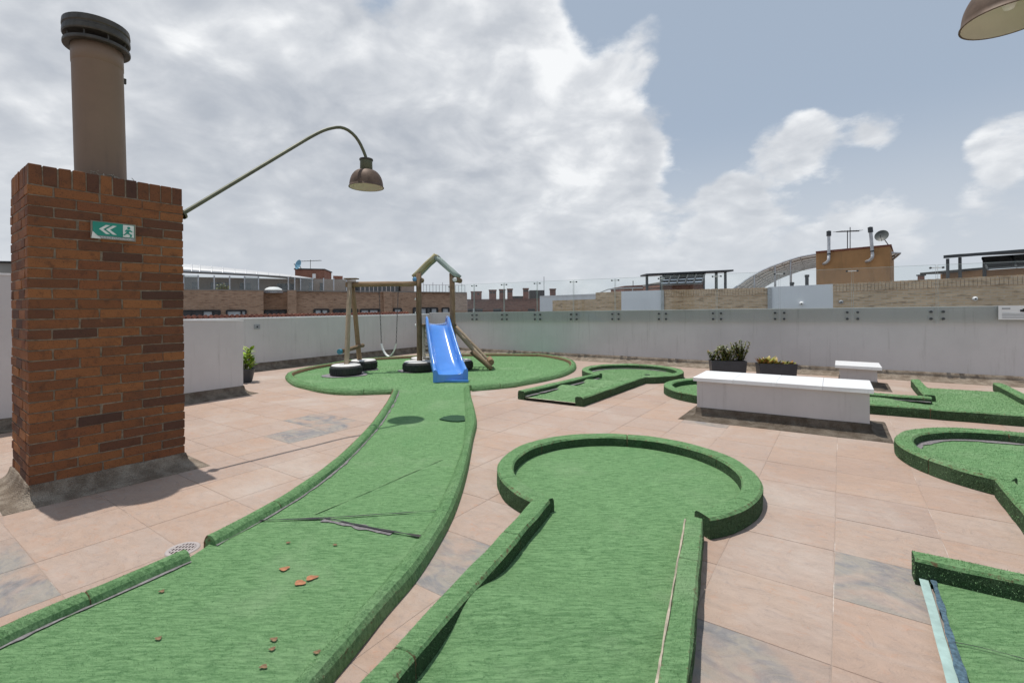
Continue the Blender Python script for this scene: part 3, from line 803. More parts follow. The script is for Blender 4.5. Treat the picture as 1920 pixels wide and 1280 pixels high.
# evacuation sign
def s_at(px):
    a, _ = unroll(px, 430); k = a / F
    return (k * A0.y - A0.x) / (e1.x - k * e1.y)
s0, s1 = s_at(169), s_at(253)
pm = CP((s0 + s1) / 2, 0, 0); dm = pm.y
zt_, zb_ = PD(211, 418, dm).z, PD(211, 450.5, dm).z
sg = thing('evacuation_sign', CP((s0 + s1) / 2, -.01, zb_), 'small green evacuation sign with white chevrons on the brick chimney', 'sign')
def SP(x, y, o): return CP((s0 + s1) / 2 + x * (s1 - s0) / 2, -o, (zt_ + zb_) / 2 + y * (zt_ - zb_) / 2)
def flat(name, pts, o, m, par, th=.0015):
    V = [SP(x, y, o) for x, y in pts] + [SP(x, y, o - th) for x, y in pts]; n = len(pts)
    Fc = [tuple(range(n)), tuple(range(n, 2 * n))[::-1]] + [(i, n + i, n + (i + 1) % n, (i + 1) % n) for i in range(n)]
    return mesh(name, V, Fc, m, par)
R_ = lambda x0, y0, x1, y1: [(x0, y0), (x1, y0), (x1, y1), (x0, y1)]
bd = flat('board', R_(-1, -1, 1, 1), .022, 'sign frame', sg, .018)
flat('green_panel', R_(-.93, -.62, .93, .90), .0245, 'sign green', sg)
flat('print_strip', R_(-.93, -.92, .93, -.66), .0243, 'print grey', sg)
for x in (-.66, -.36): flat('chevron', [(x, .12), (x + .30, .62), (x + .48, .62), (x + .18, .12), (x + .48, -.40), (x + .30, -.40)], .0265, 'sign white', sg)
flat('door_panel', R_(.40, -.56, .90, .84), .0265, 'sign white', sg)
flat('runner', [(.47, .10), (.56, .34), (.74, .30), (.84, .10), (.80, .04), (.70, .14), (.66, -.06), (.82, -.26), (.78, -.52), (.70, -.52), (.72, -.30), (.58, -.16), (.46, -.38), (.40, -.34), (.54, -.04), (.57, .14), (.52, .04)], .0285, 'sign green', sg)
flat('runner_head', [(.66 + .075 * math.cos(a), .52 + .15 * math.sin(a)) for a in [k * pi / 5 for k in range(10)]], .0285, 'sign green', sg)
flat('broken_corner', [(-.99, -.98), (-.58, -.98), (-.94, -.2)], .0275, 'sign white', sg)
def text_mesh(txt, size, name, m, par, origin, ax, ay, off=Vector((0, 0, 0))):
    cu = bpy.data.curves.new('lettering', 'FONT'); cu.body = txt; cu.size = size; cu.align_x = 'CENTER'; cu.extrude = .0006
    o = bpy.data.objects.new('lettering', cu); COL.objects.link(o)
    dg = bpy.context.evaluated_depsgraph_get(); me = o.evaluated_get(dg).to_mesh()
    V = [origin + ax * v.co.x + ay * v.co.y + ax.cross(ay) * v.co.z for v in me.vertices]; Fc = [tuple(p.vertices) for p in me.polygons]
    o.evaluated_get(dg).to_mesh_clear(); bpy.data.objects.remove(o)
    return mesh(name, V, Fc, m, par)
text_mesh('RUTA DE EVACUACION', .020, 'lettering', 'sign white', sg, SP(.04, -.90, .0262), e1, Vector((0, 0, 1)))

# ================================================================== LAMPS
def lamp(base_pts, head, label, group):
    t = thing('gooseneck_lamp', head, label, 'lamp', group)
    MB().tube(catmull(base_pts, .05), .019, 10).build('arm', 'arm olive', t, smooth=True)
    z = head
    MB().lathe(z, [(.036, .345), (.082, .345), (.084, .335), (.082, .325), (.074, .322)], 28).build('collar', 'cap metal', t)
    MB().lathe(z, [(.074, .335), (.076, .20), (.070, .195)], 28).build('neck', 'arm olive', t, smooth=True)
    prof = []
    for k in range(13):
        a = k / 12 * pi / 2; prof.append((.072 + (.205 - .072) * math.sin(a), .205 * math.cos(a) ** 1.0 + .0))
    prof += [(.214, -.006), (.214, -.012), (.206, -.010)]
    MB().lathe(z, prof, 40).build('lamp_shade', 'lamp rust', t, smooth=True)
    inn = [(.205, -.010)] + [(.20 * math.cos(k / 10 * pi / 2) + .002, .185 * math.sin(k / 10 * pi / 2)) for k in range(1, 11)]
    MB().lathe(z, inn, 40, capt=False).build('reflector', 'lamp inside', t, smooth=True)
    MB().lathe(z + Vector((0, 0, .10)), [(.0, -.055), (.022, -.05), (.032, -.02), (.022, .03), (.02, .07), (0, .075)], 14).build('bulb', 'white plastic', t, smooth=True)
    return t
hd = PD(687, 350, 5.95)
top = hd + Vector((0, 0, .34))
at_ = CP(LF, .30, 0); at_.z = 2.16
dirh = Vector((top.x - at_.x, top.y - at_.y, 0)); Lh = dirh.length; dirh.normalize()
def armpt(px, py): f = (px - 343) / (687 - 343); return PD(px, py, CP(LF, .30, 0).y + (top.y - CP(LF, .30, 0).y) * min(1, .97 * f + .03))
bend = [armpt(*q) for q in [(560, 270), (585, 255.5), (605, 245.5), (622, 240.5), (638, 239), (653, 244.5), (667, 257), (677, 273), (685, 292)]]
k0 = PD(343, 400, CP(LF, .30, 0).y)
k1 = bend[0]
lamp([k0 - (k1 - k0).normalized() * .25, k0, k0.lerp(k1, .33), k0.lerp(k1, .66)] + bend + [top], hd, 'rusty dome lamp on a long curved arm growing from the brick chimney', 'gooseneck lamps')
MB().lathe(k0 - (k1 - k0).normalized() * .02, [(.05, 0), (.05, .02), (.02, .03)], 16, (k1 - k0)).build('wall_flange', 'arm olive', [o for o in COL.objects if o.name == 'gooseneck_lamp'][0])
h2 = Vector((2.875, 2.735, 3.0)); tp2 = h2 + Vector((0, 0, .34)); bs = h2 + Vector((2.2, -1.5, -.75))
lamp([bs, bs.lerp(tp2, .5) + Vector((0, 0, .5)), tp2 + Vector((.42, -.28, .32)), tp2 + Vector((.2, -.13, .36)), tp2 + Vector((.05, -.03, .2)), tp2], h2, 'rusty dome lamp cut off by the upper right frame corner', 'gooseneck lamps')

# ================================================================== MINI GOLF
def arc(c, r, a0, a1, step=4):
    n = max(2, int(abs(a1 - a0) / step))
    return [Vector((c[0] + r * math.cos(math.radians(a0 + (a1 - a0) * k / n)), c[1] + r * math.sin(math.radians(a0 + (a1 - a0) * k / n)))) for k in range(n + 1)]
def dens_path(P, step=.1):
    P = [Vector((p[0], p[1])) for p in P]; Q = []
    for a, b in zip(P[:-1], P[1:]):
        k = max(1, int((b - a).length / step)); Q += [a.lerp(b, j / k) for j in range(k)]
    return Q + [P[-1]]
def curb(parent, path, w=.055, h=.13, prof=SQ, wob=.007, m='turf', name='curb', every=.95):
    P = [Vector((p[0], p[1])) for p in path]; Q = []; mark = []; acc = .45
    for a, b in zip(P[:-1], P[1:]):
        L = (b - a).length; Q.append(a); mark.append(0)
        if acc + L > every and L > .03:
            f = (every - acc) / L; f = min(.8, max(.2, f))
            for e, k in ((-.007, 0), (0, 1), (.007, 0)): Q.append(a.lerp(b, f + e / L)); mark.append(k)
            acc = L * (1 - f)
        else: acc += L
    Q.append(P[-1]); mark.append(0)
    pr = prof(w, h); V, Fc, A = sweep(Q, pr, wob=wob); n = len(pr)
    for r, k in enumerate(mark):
        if k:
            for c in range(n):
                x, y, z = V[r * n + c]; V[r * n + c] = (Q[r].x + (x - Q[r].x) * .90, Q[r].y + (y - Q[r].y) * .90, z - (.010 if z > .02 else 0)); A[r * n + c] = max(A[r * n + c], .75)
    o = mesh(name, V, Fc, [m, 'turf side shade'], parent, smooth=False, attr=A)
    if prof is SQ:
        ns = (len(Q) - 1) * (n - 1)
        for p in o.data.polygons:
            if p.index >= ns or p.index % (n - 1) in (0, 1, n - 3, n - 2): p.material_index = 1  # curb sides and ends get the colour with shade painted in
    return o
def mat_poly(parent, poly, z=.04, m='turf', name='turf_mat'):
    bm = bmesh.new(); vs = [bm.verts.new((p[0], p[1], z)) for p in poly]; f = bm.faces.new(vs)
    if f.normal.z < 0 or f.calc_area() and (bm.normal_update() or f.normal.z < 0): bmesh.ops.reverse_faces(bm, faces=[f])
    bmesh.ops.triangulate(bm, faces=[f])
    low = {}; bm.verts.ensure_lookup_table()
    nb = len(vs); vl = [bm.verts.new((p[0], p[1], .003)) for p in poly]
    a = sum(poly[i][0] * poly[(i + 1) % nb][1] - poly[(i + 1) % nb][0] * poly[i][1] for i in range(nb))
    for i in range(nb):
        j = (i + 1) % nb; q = (vs[i], vs[j], vl[j], vl[i])
        bm.faces.new(q[::-1] if a > 0 else q)
    bm.verts.index_update()
    V = [v.co.copy() for v in bm.verts]; Fc = [tuple(v.index for v in fa.verts) for fa in bm.faces]; bm.free()
    return mesh(name, V, Fc, m, parent)
def ladder(parent, L0, L1, R0, R1, zf, n=60, m='turf', k=6):
    L0, L1, R0, R1 = [Vector(x[:2]) for x in (L0, L1, R0, R1)]; V = []; Fc = []
    for i in range(n + 1):
        a, b = L0.lerp(L1, i / n), R0.lerp(R1, i / n)
        for j in range(k + 1):
            p = a.lerp(b, j / k); s = (L0.lerp(L1, i / n) - L0).length
            V.append((p.x, p.y, zf(s, j / k)))
    for i in range(n):
        for j in range(k):
            q = i * (k + 1) + j; Fc.append((q, q + k + 1, q + k + 2, q + 1))
    o = mesh('turf_mat', V, Fc, m, parent)
    if o.data.polygons[0].normal.z < 0: o.data.flip_normals()
    o.data.update(); return o
def strip(parent, path, w, z, m, name, off=0.0, rag=0.0):
    if rag: path = dens_path(path, .035)
    V, Fc, A = sweep(path, [(off - w / 2, z), (off + w / 2, z)], cap=False, wob=.004)
    for i in range(0, len(V), 2):
        a, b = Vector(V[i][:2]), Vector(V[i + 1][:2]); c = (a + b) / 2
        k = 1.0 if not rag else max(.12, 1 + rag * 2.2 * mnoise.noise(Vector((c.x * 6, c.y * 6, off))) + rag * 1.2 * mnoise.noise(Vector((c.x * 27, c.y * 27, 4))))
        V[i] = (*(c + (a - c) * k), z); V[i + 1] = (*(c + (b - c) * k), z)
    return mesh(name, V, Fc, m, parent)

# --- hole with the round green in the middle of the picture
C3 = (.837, 3.655)
t = thing('putting_green', (C3[0], C3[1], 0), 'round ended putting green with high square turf curbs in the middle foreground', 'mini golf hole', 'mini golf holes')
cA = curb(t, arc(C3, .895, 226, -72), .065, .13)
lp0, lp1 = Vector((.155, 2.965)), Vector((-.74, .90)); rp0, rp1 = Vector((1.052, 2.76)), Vector((.24, .93))
cB = curb(t, dens_path([lp0 + Vector((.03, .07)), lp1], .08), .055, .132)
cC = curb(t, dens_path([rp0 + Vector((.0, .0)), rp1], .08), .050, .128)
gpoly = arc(C3, .87, 226, -72)
fA = mat_poly(t, gpoly + [rp0 - Vector((.0, .0)), lp0], .04)
dl = (lp1 - lp0).normalized()
hump = lambda s, j: .04 + .074 * math.exp(-((s - (.98 + .05 * j)) / .20) ** 2) * (1 - .15 * j)
fB = ladder(t, lp0 + Vector((.0, 0)), lp1, rp0, rp1, hump, 70)
V, Fc, A = sweep(dens_path([rp0.lerp(rp1, .02) + Vector((-.046, .017)), rp1 + Vector((-.046, .017))], .03), [(-.0065, .118), (-.005, .131), (.0, .132), (.003, .128)], cap=True, wob=.004)
for i in range(0, len(V), 4):
    k = mnoise.noise(Vector((V[i][0] * 9, V[i][1] * 9, 2))) * .010 - .004
    for q in range(4): V[i + q] = (V[i + q][0] + k * .45 * mnoise.noise(Vector((V[i][1] * 40, 0, 1))), V[i + q][1], V[i + q][2] + min(.0015, k))
mesh('split_edge', V, Fc, 'pale strip', t)
blades(t, [fA, fB], 56000, .0062, .00105); blades(t, [cA, cB, cC], 70000, .0072, .0011, 1.3)
# --- long curved lane on the left
lanz = .035
LC1 = [PZ(x, y, .07) for x, y in [(-160, 1262), (0, 1186), (100, 1141), (198, 1100), (300, 1056), (349, 1036)]]
LC2 = [PZ(x, y, .07) for x, y in [(393, 1008), (415, 997), (504, 950), (574, 907), (630, 865), (673, 825), (705, 790), (732, 750), (742, 729)]]
RI = [PZ(x, y, lanz) for x, y in [(869, 729), (870, 745), (872, 780), (867, 835), (850, 885), (825, 940), (795, 996), (732, 1078), (664, 1155), (590, 1238), (520, 1318), (420, 1440)]]
RO = [PZ(x, y, 0) for x, y in [(882, 729), (883, 745), (894, 790), (887, 830), (875, 895), (855, 960), (830, 1012), (786, 1084), (723, 1158), (679, 1215), (600, 1310), (500, 1440)]]
t = thing('putting_lane', G2(620, 1000) + (0,), 'long curved turf lane running from the left foreground to the slide', 'mini golf hole', 'mini golf holes')
c1 = curb(t, catmull([p.to_2d() for p in LC1], .08), .052, .085, RD); c2 = curb(t, catmull([p.to_2d() for p in LC2], .08), .052, .085, RD)
ci, co = catmull([p.to_2d() for p in RI], .08), catmull([p.to_2d() for p in RO], .08)
def resample(P, n):
    L = [0]
    for a, b in zip(P[:-1], P[1:]): L.append(L[-1] + (b - a).length)
    out = []; j = 0
    for k in range(n):
        s = L[-1] * k / (n - 1)
        while j < len(L) - 2 and L[j + 1] < s: j += 1
        f = (s - L[j]) / max(1e-9, L[j + 1] - L[j]); out.append(P[j].lerp(P[j + 1], min(1, f)))
    return out
ci, co = resample(ci, 110), resample(co, 110)
V = []; A = []; Fc = []; pr = [(-.04, lanz - .02, 0), (.0, lanz - .004, 0), (.05, lanz + .012, 0), (.30, .072, 0), (.58, .088, 0), (.80, .080, .15), (.93, .055, .35), (.99, .02, .3), (1.0, .003, .3)]
for a, b in zip(ci, co):
    wv = (b - a); 
    for q, z, wr in pr: 
        p = a + wv * q; V.append((p.x, p.y, z + .004 * mnoise.noise(Vector((p.x * 5, p.y * 5, q * 4))))); A.append(wr)
mm_ = len(pr)
for i in range(len(ci) - 1):
    for j in range(mm_ - 1):
        a = i * mm_ + j; Fc.append((a, a + 1, a + mm_ + 1, a + mm_))
c3 = mesh('curb', V, Fc, 'turf', t, attr=A)
if c3.data.polygons[3].normal.z < 0: c3.data.flip_normals()
left_in = [p.to_2d() for p in LC1] + [p.to_2d() for p in LC2]
left_in = catmull(left_in, .12); right_in = [p + (b - p) * .06 for p, b in zip(ci, co)]
f1 = mat_poly(t, left_in + right_in[::2], lanz)
blades(t, [f1], 50000, .0062, .0011); blades(t, [c1, c2, c3], 60000, .0075, .0012, 1.2)
for P in (LC1, LC2): strip(t, catmull([p.to_2d() for p in P], .08), .016, lanz + .006, 'underlay grey', 'underlay_strip', .057, .8)
def seam(par, pts, w, z, m='underlay grey', name='turf_seam'):
    P = catmull([PZ(x, y, z).to_2d() for x, y in pts], .06); return strip(par, P, w, z, m, name, 0, .7)
seam(t, [(470, 975), (530, 973), (612, 970), (700, 964), (822, 956)], .012, lanz + .010, 'rubber'); seam(t, [(612, 970), (690, 987), (745, 997), (792, 1005)], .014, lanz + .0115, 'rubber')
seam(t, [(590, 963), (680, 925), (760, 890), (830, 860)], .008, lanz + .0065, 'turf faded')
seam(t, [(605, 974), (660, 984), (735, 999)], .040, lanz + .0055)
hx = mat_poly(t, [PZ(x, y, .047).to_2d() for x, y in [(824, 785), (832, 781), (845, 778.3), (858, 778), (871, 779.5), (872, 788), (860, 789.5), (845, 789), (832, 787)]], .0495, 'turf shadow', 'painted_shadow')  # cast shadow laid on the lane as a dark patch, its caster not built
# --- far hole
C4 = (2.33, 9.28)
t = thing('putting_green', (C4[0], C4[1], 0), 'far putting green with square curbs between the play area and the long white bench', 'mini golf hole', 'mini golf holes')
l0, l1, r0, r1 = Vector((1.50, 8.70)), Vector((.125, 6.98)), Vector((2.27, 8.35)), Vector((.905, 6.47))
k1 = curb(t, arc(C4, .895, 216, -93), .065, .13); k2 = curb(t, dens_path([l0 + Vector((.06, .05)), l1]), .06, .13); k3 = curb(t, dens_path([r0, r1]), .06, .13)
g1 = mat_poly(t, arc(C4, .87, 216, -93) + [r0, l0], .04, 'turf faded')
hz4 = lambda s, j: .04 + .055 * math.exp(-((s - 1.22) / .17) ** 2) + .05 * math.exp(-((s - .42) / .15) ** 2)
g2 = ladder(t, l0, l1, r0, r1, hz4, 50, 'turf faded')
strip(t, arc(C4, .80, 205, 20), .07, .048, 'underlay grey', 'underlay_strip', 0, .5); strip(t, dens_path([l0.lerp(l1, .0) + Vector((.075, -.06)), l1 + Vector((.075, -.06))]), .05, .062, 'underlay grey', 'underlay_strip', 0, .6)
strip(t, [l1 + Vector((.06, -.05)), r1 + Vector((-.04, .03))], .03, .043, 'pale strip', 'edge_strip')
MB().lathe((2.6, 9.15, .0465), [(.0, 0), (.055, 0)], 16).build('golf_cup', 'ink', t)
blades(t, [g1, g2, k1, k2, k3], 6500, .012, .003, 1.2)
# --- hole behind the long bench
C5 = (3.30, 7.20)
t = thing('putting_green', (4.6, 6.6, 0), 'putting green passing behind the long white bench and turning right', 'mini golf hole', 'mini golf holes')
k1 = curb(t, arc(C5, .895, -9, 297), .065, .13)
k2 = curb(t, dens_path([(4.19, 7.03), (5.55, 6.30)]), .06, .13)
k3 = curb(t, dens_path([(3.72, 6.36), (5.80, 5.20), (5.92, 5.12)]), .06, .13)
k4 = curb(t, dens_path([(6.62, 7.80), (5.66, 6.44)]), .06, .13); k5 = curb(t, dens_path([(7.55, 7.38), (5.95, 5.08)]), .06, .13)
g1 = mat_poly(t, arc(C5, .87, -9, 297), .04, 'turf faded')
hz5 = lambda s, j: .04 + .05 * math.exp(-((s - 1.0) / .33) ** 2)
g2 = ladder(t, (4.15, 7.05), (5.55, 6.30), (3.72, 6.36), (5.05, 5.65), hz5, 30, 'turf faded')
g3 = mat_poly(t, [(5.55, 6.30), (5.05, 5.65), (5.92, 5.12), (7.32, 7.08), (6.45, 7.56), (5.60, 6.36)], .0405, 'turf faded')
strip(t, dens_path([(4.3, 6.90), (5.5, 6.25)]), .06, .075, 'underlay grey', 'underlay_strip', 0, .6)
blades(t, [g1, g2, g3, k1, k2, k3, k4, k5], 7000, .012, .003, 1.2)
# --- right middle hole
C6 = (4.27, 3.78)
t = thing('putting_green', (C6[0], C6[1], 0), 'round putting green cut by the right frame edge below the long bench', 'mini golf hole', 'mini golf holes')
k1 = curb(t, arc(C6, .895, 211, -50), .068, .13); k2 = curb(t, dens_path([(3.42, 3.30), (2.60, 2.12)], .08), .055, .132)
g1 = mat_poly(t, arc(C6, .87, 211, -50) + [(3.45, 1.9), (2.62, 2.15)], .04)
strip(t, arc(C6, .80, 175, 20), .075, .0475, 'underlay grey', 'underlay_strip', 0, .5)
blades(t, [g1], 13000, .010, .0022); blades(t, [k1, k2], 24000, .010, .0023, 1.2)
# --- bottom right tee
t = thing('putting_tee', (2.1, 1.8, 0), 'turf tee with an aqua front strip in the lower right corner', 'mini golf hole', 'mini golf holes')
k1 = curb(t, dens_path([(1.965, 2.335), (2.75, 1.83)], .08), .05, .13)
e0, e1_ = Vector((1.985, 2.31)), Vector((1.06, 1.0))
g1 = mat_poly(t, [e0 + Vector((.03, -.02)), e1_ + Vector((.06, -.04)), (1.9, .5), (2.75, 1.83)], .035)
strip(t, dens_path([e0, e1_], .1), .034, .0365, 'aqua strip', 'aqua_edge', -.004); 
V, Fc, A = sweep(dens_path([e0, e1_], .1), [(-.028, .003), (-.022, .036)], cap=False); mesh('edge_face', V, Fc, 'aqua strip', t)
strip(t, dens_path([e0 + Vector((0, -.02)), e1_], .04), .022, .0435, 'blue fringe', 'fringe', -.028, .5)
seam(t, [(1790, 1203), (1840, 1213), (1920, 1234)], .006, .046, 'rubber')
blades(t, [g1], 70000, .0062, .00105); blades(t, [k1], 36000, .010, .0018, 1.3)
# --- play area oval
PA = [PZ(x, y, .03) for x, y in [(883, 729), (930, 725), (977, 719), (1047, 704), (1073, 690), (1066, 678), (1024, 669), (989, 667.5), (930, 667), (883, 667.5), (830, 668.5), (766, 671.5), (703, 675), (660, 679), (625, 685), (590, 691), (557, 699), (543, 706), (557, 719), (586, 727), (615, 733), (651, 736), (688, 735.5), (735, 734)]]
t = thing('play_area', (-1.5, 10, 0), 'oval turf play pad with a low rounded curb under the swing and slide', 'play area')
pp = catmull([p.to_2d() for p in PA], .14)
k1 = curb(t, pp, .075, .095, lambda w, h: RD(w, h)[::1], .008)
g1 = mat_poly(t, pp, .03)
blades(t, [g1], 5000, .011, .0030); blades(t, [k1], 9000, .012, .003, 1.2)
for p, r in [((-3.34, 9.52), .42), ((-3.33, 10.35), .40), ((-1.97, 10.1), .42), ((-1.24, 10.2), .38)]:
    V = [(p[0] + r * (1 + .12 * math.sin(a * 3 + p[0])) * math.cos(a), p[1] + r * (1 + .1 * math.sin(a * 2)) * math.sin(a), .041) for a in [k * pi / 14 for k in range(28)]]
    mesh('worn_patch', V, [tuple(range(28))], 'pad grey', t)

# drain, fallen leaves
p = PZ(343, 1030, 0)
t = thing('floor_drain', p, 'round white floor drain with a slotted red grate beside the lane gap', 'drain')
MB().lathe(p, [(.062, .003), (.063, .007), (.078, .008), (.084, .004), (.085, .0)], 32).build('rim', 'drain white', t, smooth=True)
MB().lathe(p, [(0, .002), (.063, .002)], 32).build('drain_bowl', 'drain red', t)
m = MB()
for k in range(-3, 4):
    x = k * .018; h = math.sqrt(.062 ** 2 - x * x); m.box(p + Vector((x, 0, .006)), (.004, 0, 0), (0, h, 0), (0, 0, .002))
for k in (-1, 0, 1):
    m.box(p + Vector((0, k * .03, .0065)), (math.sqrt(.062 ** 2 - (.03 * k) ** 2), 0, 0), (0, .0045, 0), (0, 0, .002))
m.build('grate', 'drain white', t)
leafs = [(533, 1065, .030, 'single dry orange leaf above the leaf pair on the turf lane'), (562, 1091, .034, 'left dry orange leaf of the touching pair on the turf lane'), (584, 1082, .034, 'right dry orange leaf of the touching pair on the turf lane'),
         (297, 1195, .022, 'small dry leaf alone in the left foreground of the lane'), (514, 1197, .026, 'faded pink leaf near the lower curb of the lane'), (510, 1215, .020, 'tiny pale leaf just below the faded pink leaf'),
         (594, 1221, .022, 'small brown leaf right against the lane curb foot'), (540, 1016, .022, 'faint brown leaf below the turf seams'), (628, 1020, .020, 'pale leaf between the turf seams and the curb'), (494, 1248, .024, 'brown leaf lowest on the lane near the frame bottom'), (303, 1107, .022, 'faded brown leaf near the left curb of the lane')]
for i, (x, y, r, lab) in enumerate(leafs):
    p = PZ(x, y, lanz + .008); rr = random.Random(i); a0 = rr.uniform(-.5, .5); V = []
    for k in range(12):
        a = k / 12 * 2 * pi; q = (r if i < 3 else r * .75) * (1 + .18 * math.sin(a * 3 + i) + rr.uniform(-.14, .14))
        dx, dy = .8 * q * math.cos(a), q * .62 * math.sin(a)
        V.append((p.x + dx * math.cos(a0) - dy * math.sin(a0), p.y + dx * math.sin(a0) + dy * math.cos(a0), p.z + .0012 * math.sin(a * 2)))
    V.append((p.x, p.y, p.z + .0015))
    o = mesh('dry_leaf', V, [(k, (k + 1) % 12, 12) for k in range(12)], 'dry leaf' if i < 3 else 'faded leaf', loc=p)
    tag(o, lab, 'leaf', 'dry leaves on the turf lane')

# ================================================================== BENCHES
def bench(name, fl_, fr, dvec, zs, th, over, label, hskirt, slabs):
    fl_, fr = Vector(fl_), Vector(fr); d = (fr - fl_).normalized(); L = (fr - fl_).length; dv = Vector(dvec); dn = dv.normalized(); dl = dv.length
    t = thing(name, (fl_ + fr + dv).to_3d() / 2, label, 'bench'); t.location = ((fl_.x + fr.x + dv.x) / 2, (fl_.y + fr.y + dv.y) / 2, 0); WL[t] = Vector(t.location)
    P = lambda a, b: fl_ + d * a + dn * b
    MB().prism([P(0, 0), P(L, 0), P(L, dl), P(0, dl)], .0, zs - th).build('base', 'bench paint', t)
    for k in range(slabs):
        a0, a1 = -over + (L + 2 * over) * k / slabs, -over + (L + 2 * over) * (k + 1) / slabs - .0015
        mb = MB().prism([P(a0, -over), P(a1, -over), P(a1, dl + over), P(a0, dl + over)], zs - th, zs)
        o = mb.build('slab', 'white marble', t)
        bm = bmesh.new(); bm.from_mesh(o.data); bmesh.ops.bevel(bm, geom=[e for e in bm.edges if all(abs(v.co.z - zs) < .003 for v in e.verts)], offset=.003, segments=1, affect='EDGES'); bm.to_mesh(o.data); bm.free()
        for vtx in o.data.vertices: vtx.co += Vector((random.uniform(-.002, .002), random.uniform(-.002, .002), random.uniform(-.001, .001)))
    MB().prism([P(.004, .004), P(L - .004, .004), P(L - .004, dl - .004), P(.004, dl - .004)], zs - th - .010, zs - th + .004).build('mortar_bed', 'brick mortar', t)
    skirt(t, [P(0, dl), P(0, 0), P(L, 0), P(L, dl)], hskirt, .165, 'brown pebble mortar', closed=True, wob=.005, pw=2.1)
    return t
q0, q1 = PZ(1307, 763, .13), PZ(1631, 795, .13)
bench('masonry_bench', q0.to_2d(), q1.to_2d(), (.36, .53), .495, .045, .035, 'long low masonry bench with white marble slabs in the middle distance', .135, 4)
q0, q1 = PD(1574, 700, 7.95), PD(1645, 700, 7.62)
bench('masonry_bench', q0.to_2d(), q1.to_2d(), (.36, .52), .362, .05, .06, 'short masonry bench with one white slab standing by the right parapet', .12, 1)

# ================================================================== POTS AND PLANTS
def leaf_fan(m, p, d, L, wd, bend, n=3):
    d = Vector(d).normalized(); s = d.cross(Vector((0, 0, 1)))
    s = s.normalized() if s.length > .05 else Vector((1, 0, 0)); up = s.cross(d)
    rows = [];
    for k in range(n + 1):
        f = k / n; w_ = wd * (math.sin(pi * min(1, f * .92 + .08)) ** .8)
        c = p + d * (L * f) - Vector((0, 0, 1)) * bend * L * f * f
        rows.append((c - s * w_, c + up * w_ * .35 * 0, c + s * w_))
    V = [v for r in rows for v in (r[0], r[2])]
    m.add(V, [(2 * k, 2 * k + 1, 2 * k + 3, 2 * k + 2) for k in range(n)])
rl = random.Random(11)
p = Vector((-4.99, 8.84, 0))
t = thing('potted_plant', p, 'bright lime leafy plant in a charcoal pot beside the white stub wall', 'potted plant')
MB().lathe(p, [(0, .0), (.115, .0), (.13, .03), (.175, .24), (.185, .26), (.175, .262), (.165, .24), (0, .235)], 28).build('pot', 'pot charcoal', t, smooth=True)
MB().lathe(p, [(0, .242), (.165, .242)], 28).build('soil', 'soil', t)
m = MB(); st = MB()
for k in range(9):
    a = k * 2.4; top_ = p + Vector((.10 * math.cos(a), .10 * math.sin(a), rl.uniform(.36, .60))); st.tube([p + Vector((.04 * math.cos(a), .04 * math.sin(a), .23)), top_], .006, 5)
    for j in range(13):
        b = rl.uniform(0, 2 * pi); e = rl.uniform(.2, 1.4); leaf_fan(m, top_ - Vector((0, 0, rl.uniform(0, .26))), (math.cos(b), math.sin(b), e), rl.uniform(.12, .21), rl.uniform(.026, .042), .25)
m.build('foliage', 'leaf lime', t); st.build('stems', 'stem', t)
def trough(px0, px1, pytop, d, hgt, label, cat='potted plant'):
    a, b = PD(px0, pytop, d), PD(px1, pytop, d - .12); a.z = b.z = 0
    dx = (b - a).to_2d(); L = dx.length; dx = dx.normalized(); dn = Vector((-dx.y, dx.x)); P = lambda s, q: a.to_2d() + dx * s + dn * q
    t = thing('planter_box', (a + b) / 2, label, cat)
    wd = .26; mb = MB(); 
    o = [P(.02, .02), P(L - .02, .02), P(L - .02, wd - .02), P(.02, wd - .02)]; i_ = [P(0, 0), P(L, 0), P(L, wd), P(0, wd)]; k = [P(.02, .02), P(L - .02, .02), P(L - .02, wd - .02), P(.02, wd - .02)]
    V = [(*x, .003) for x in o] + [(*x, hgt) for x in i_] + [(*x, hgt) for x in k] + [(*x, hgt - .04) for x in k]
    Fc = [(3, 2, 1, 0)] + [(r * 4 + s, r * 4 + (s + 1) % 4, r * 4 + 4 + (s + 1) % 4, r * 4 + 4 + s) for r in range(3) for s in range(4)]
    mesh('box', V, Fc, 'pot charcoal', t); mesh('soil', [(*x, hgt - .03) for x in k], [(0, 1, 2, 3)], 'soil', t)
    return t, P, L, wd, hgt
t, P, L, wd, hg = trough(1334, 1401, 674, 9.25, .29, 'dark planter box of dense green shrubs behind the long bench')
m = MB(); st = MB()
for k in range(58):
    s = rl.uniform(-.02, L + .06); q = rl.uniform(.03, wd - .03); b0 = Vector((*P(min(max(s, .05), L - .05), q), hg - .03)); tall = rl.uniform(.16, .33) * (1.3 if s > L * .72 else 1)
    tp = b0 + Vector((rl.uniform(-.17, .17), rl.uniform(-.10, .10), tall)); st.tube([b0, tp], .004, 4)
    for j in range(38):
        f = rl.uniform(.1, 1.0); b = rl.uniform(0, 2 * pi); leaf_fan(m, b0.lerp(tp, f), (math.cos(b), math.sin(b), rl.uniform(.1, 1.3)), rl.uniform(.045, .08), rl.uniform(.009, .016), .2, 2)
m.build('foliage', 'leaf dark', t); st.build('stems', 'stem', t)
t, P, L, wd, hg = trough(1424, 1496, 681, 8.9, .27, 'dark planter box of orange and yellow rosettes behind the long bench')
m = MB()
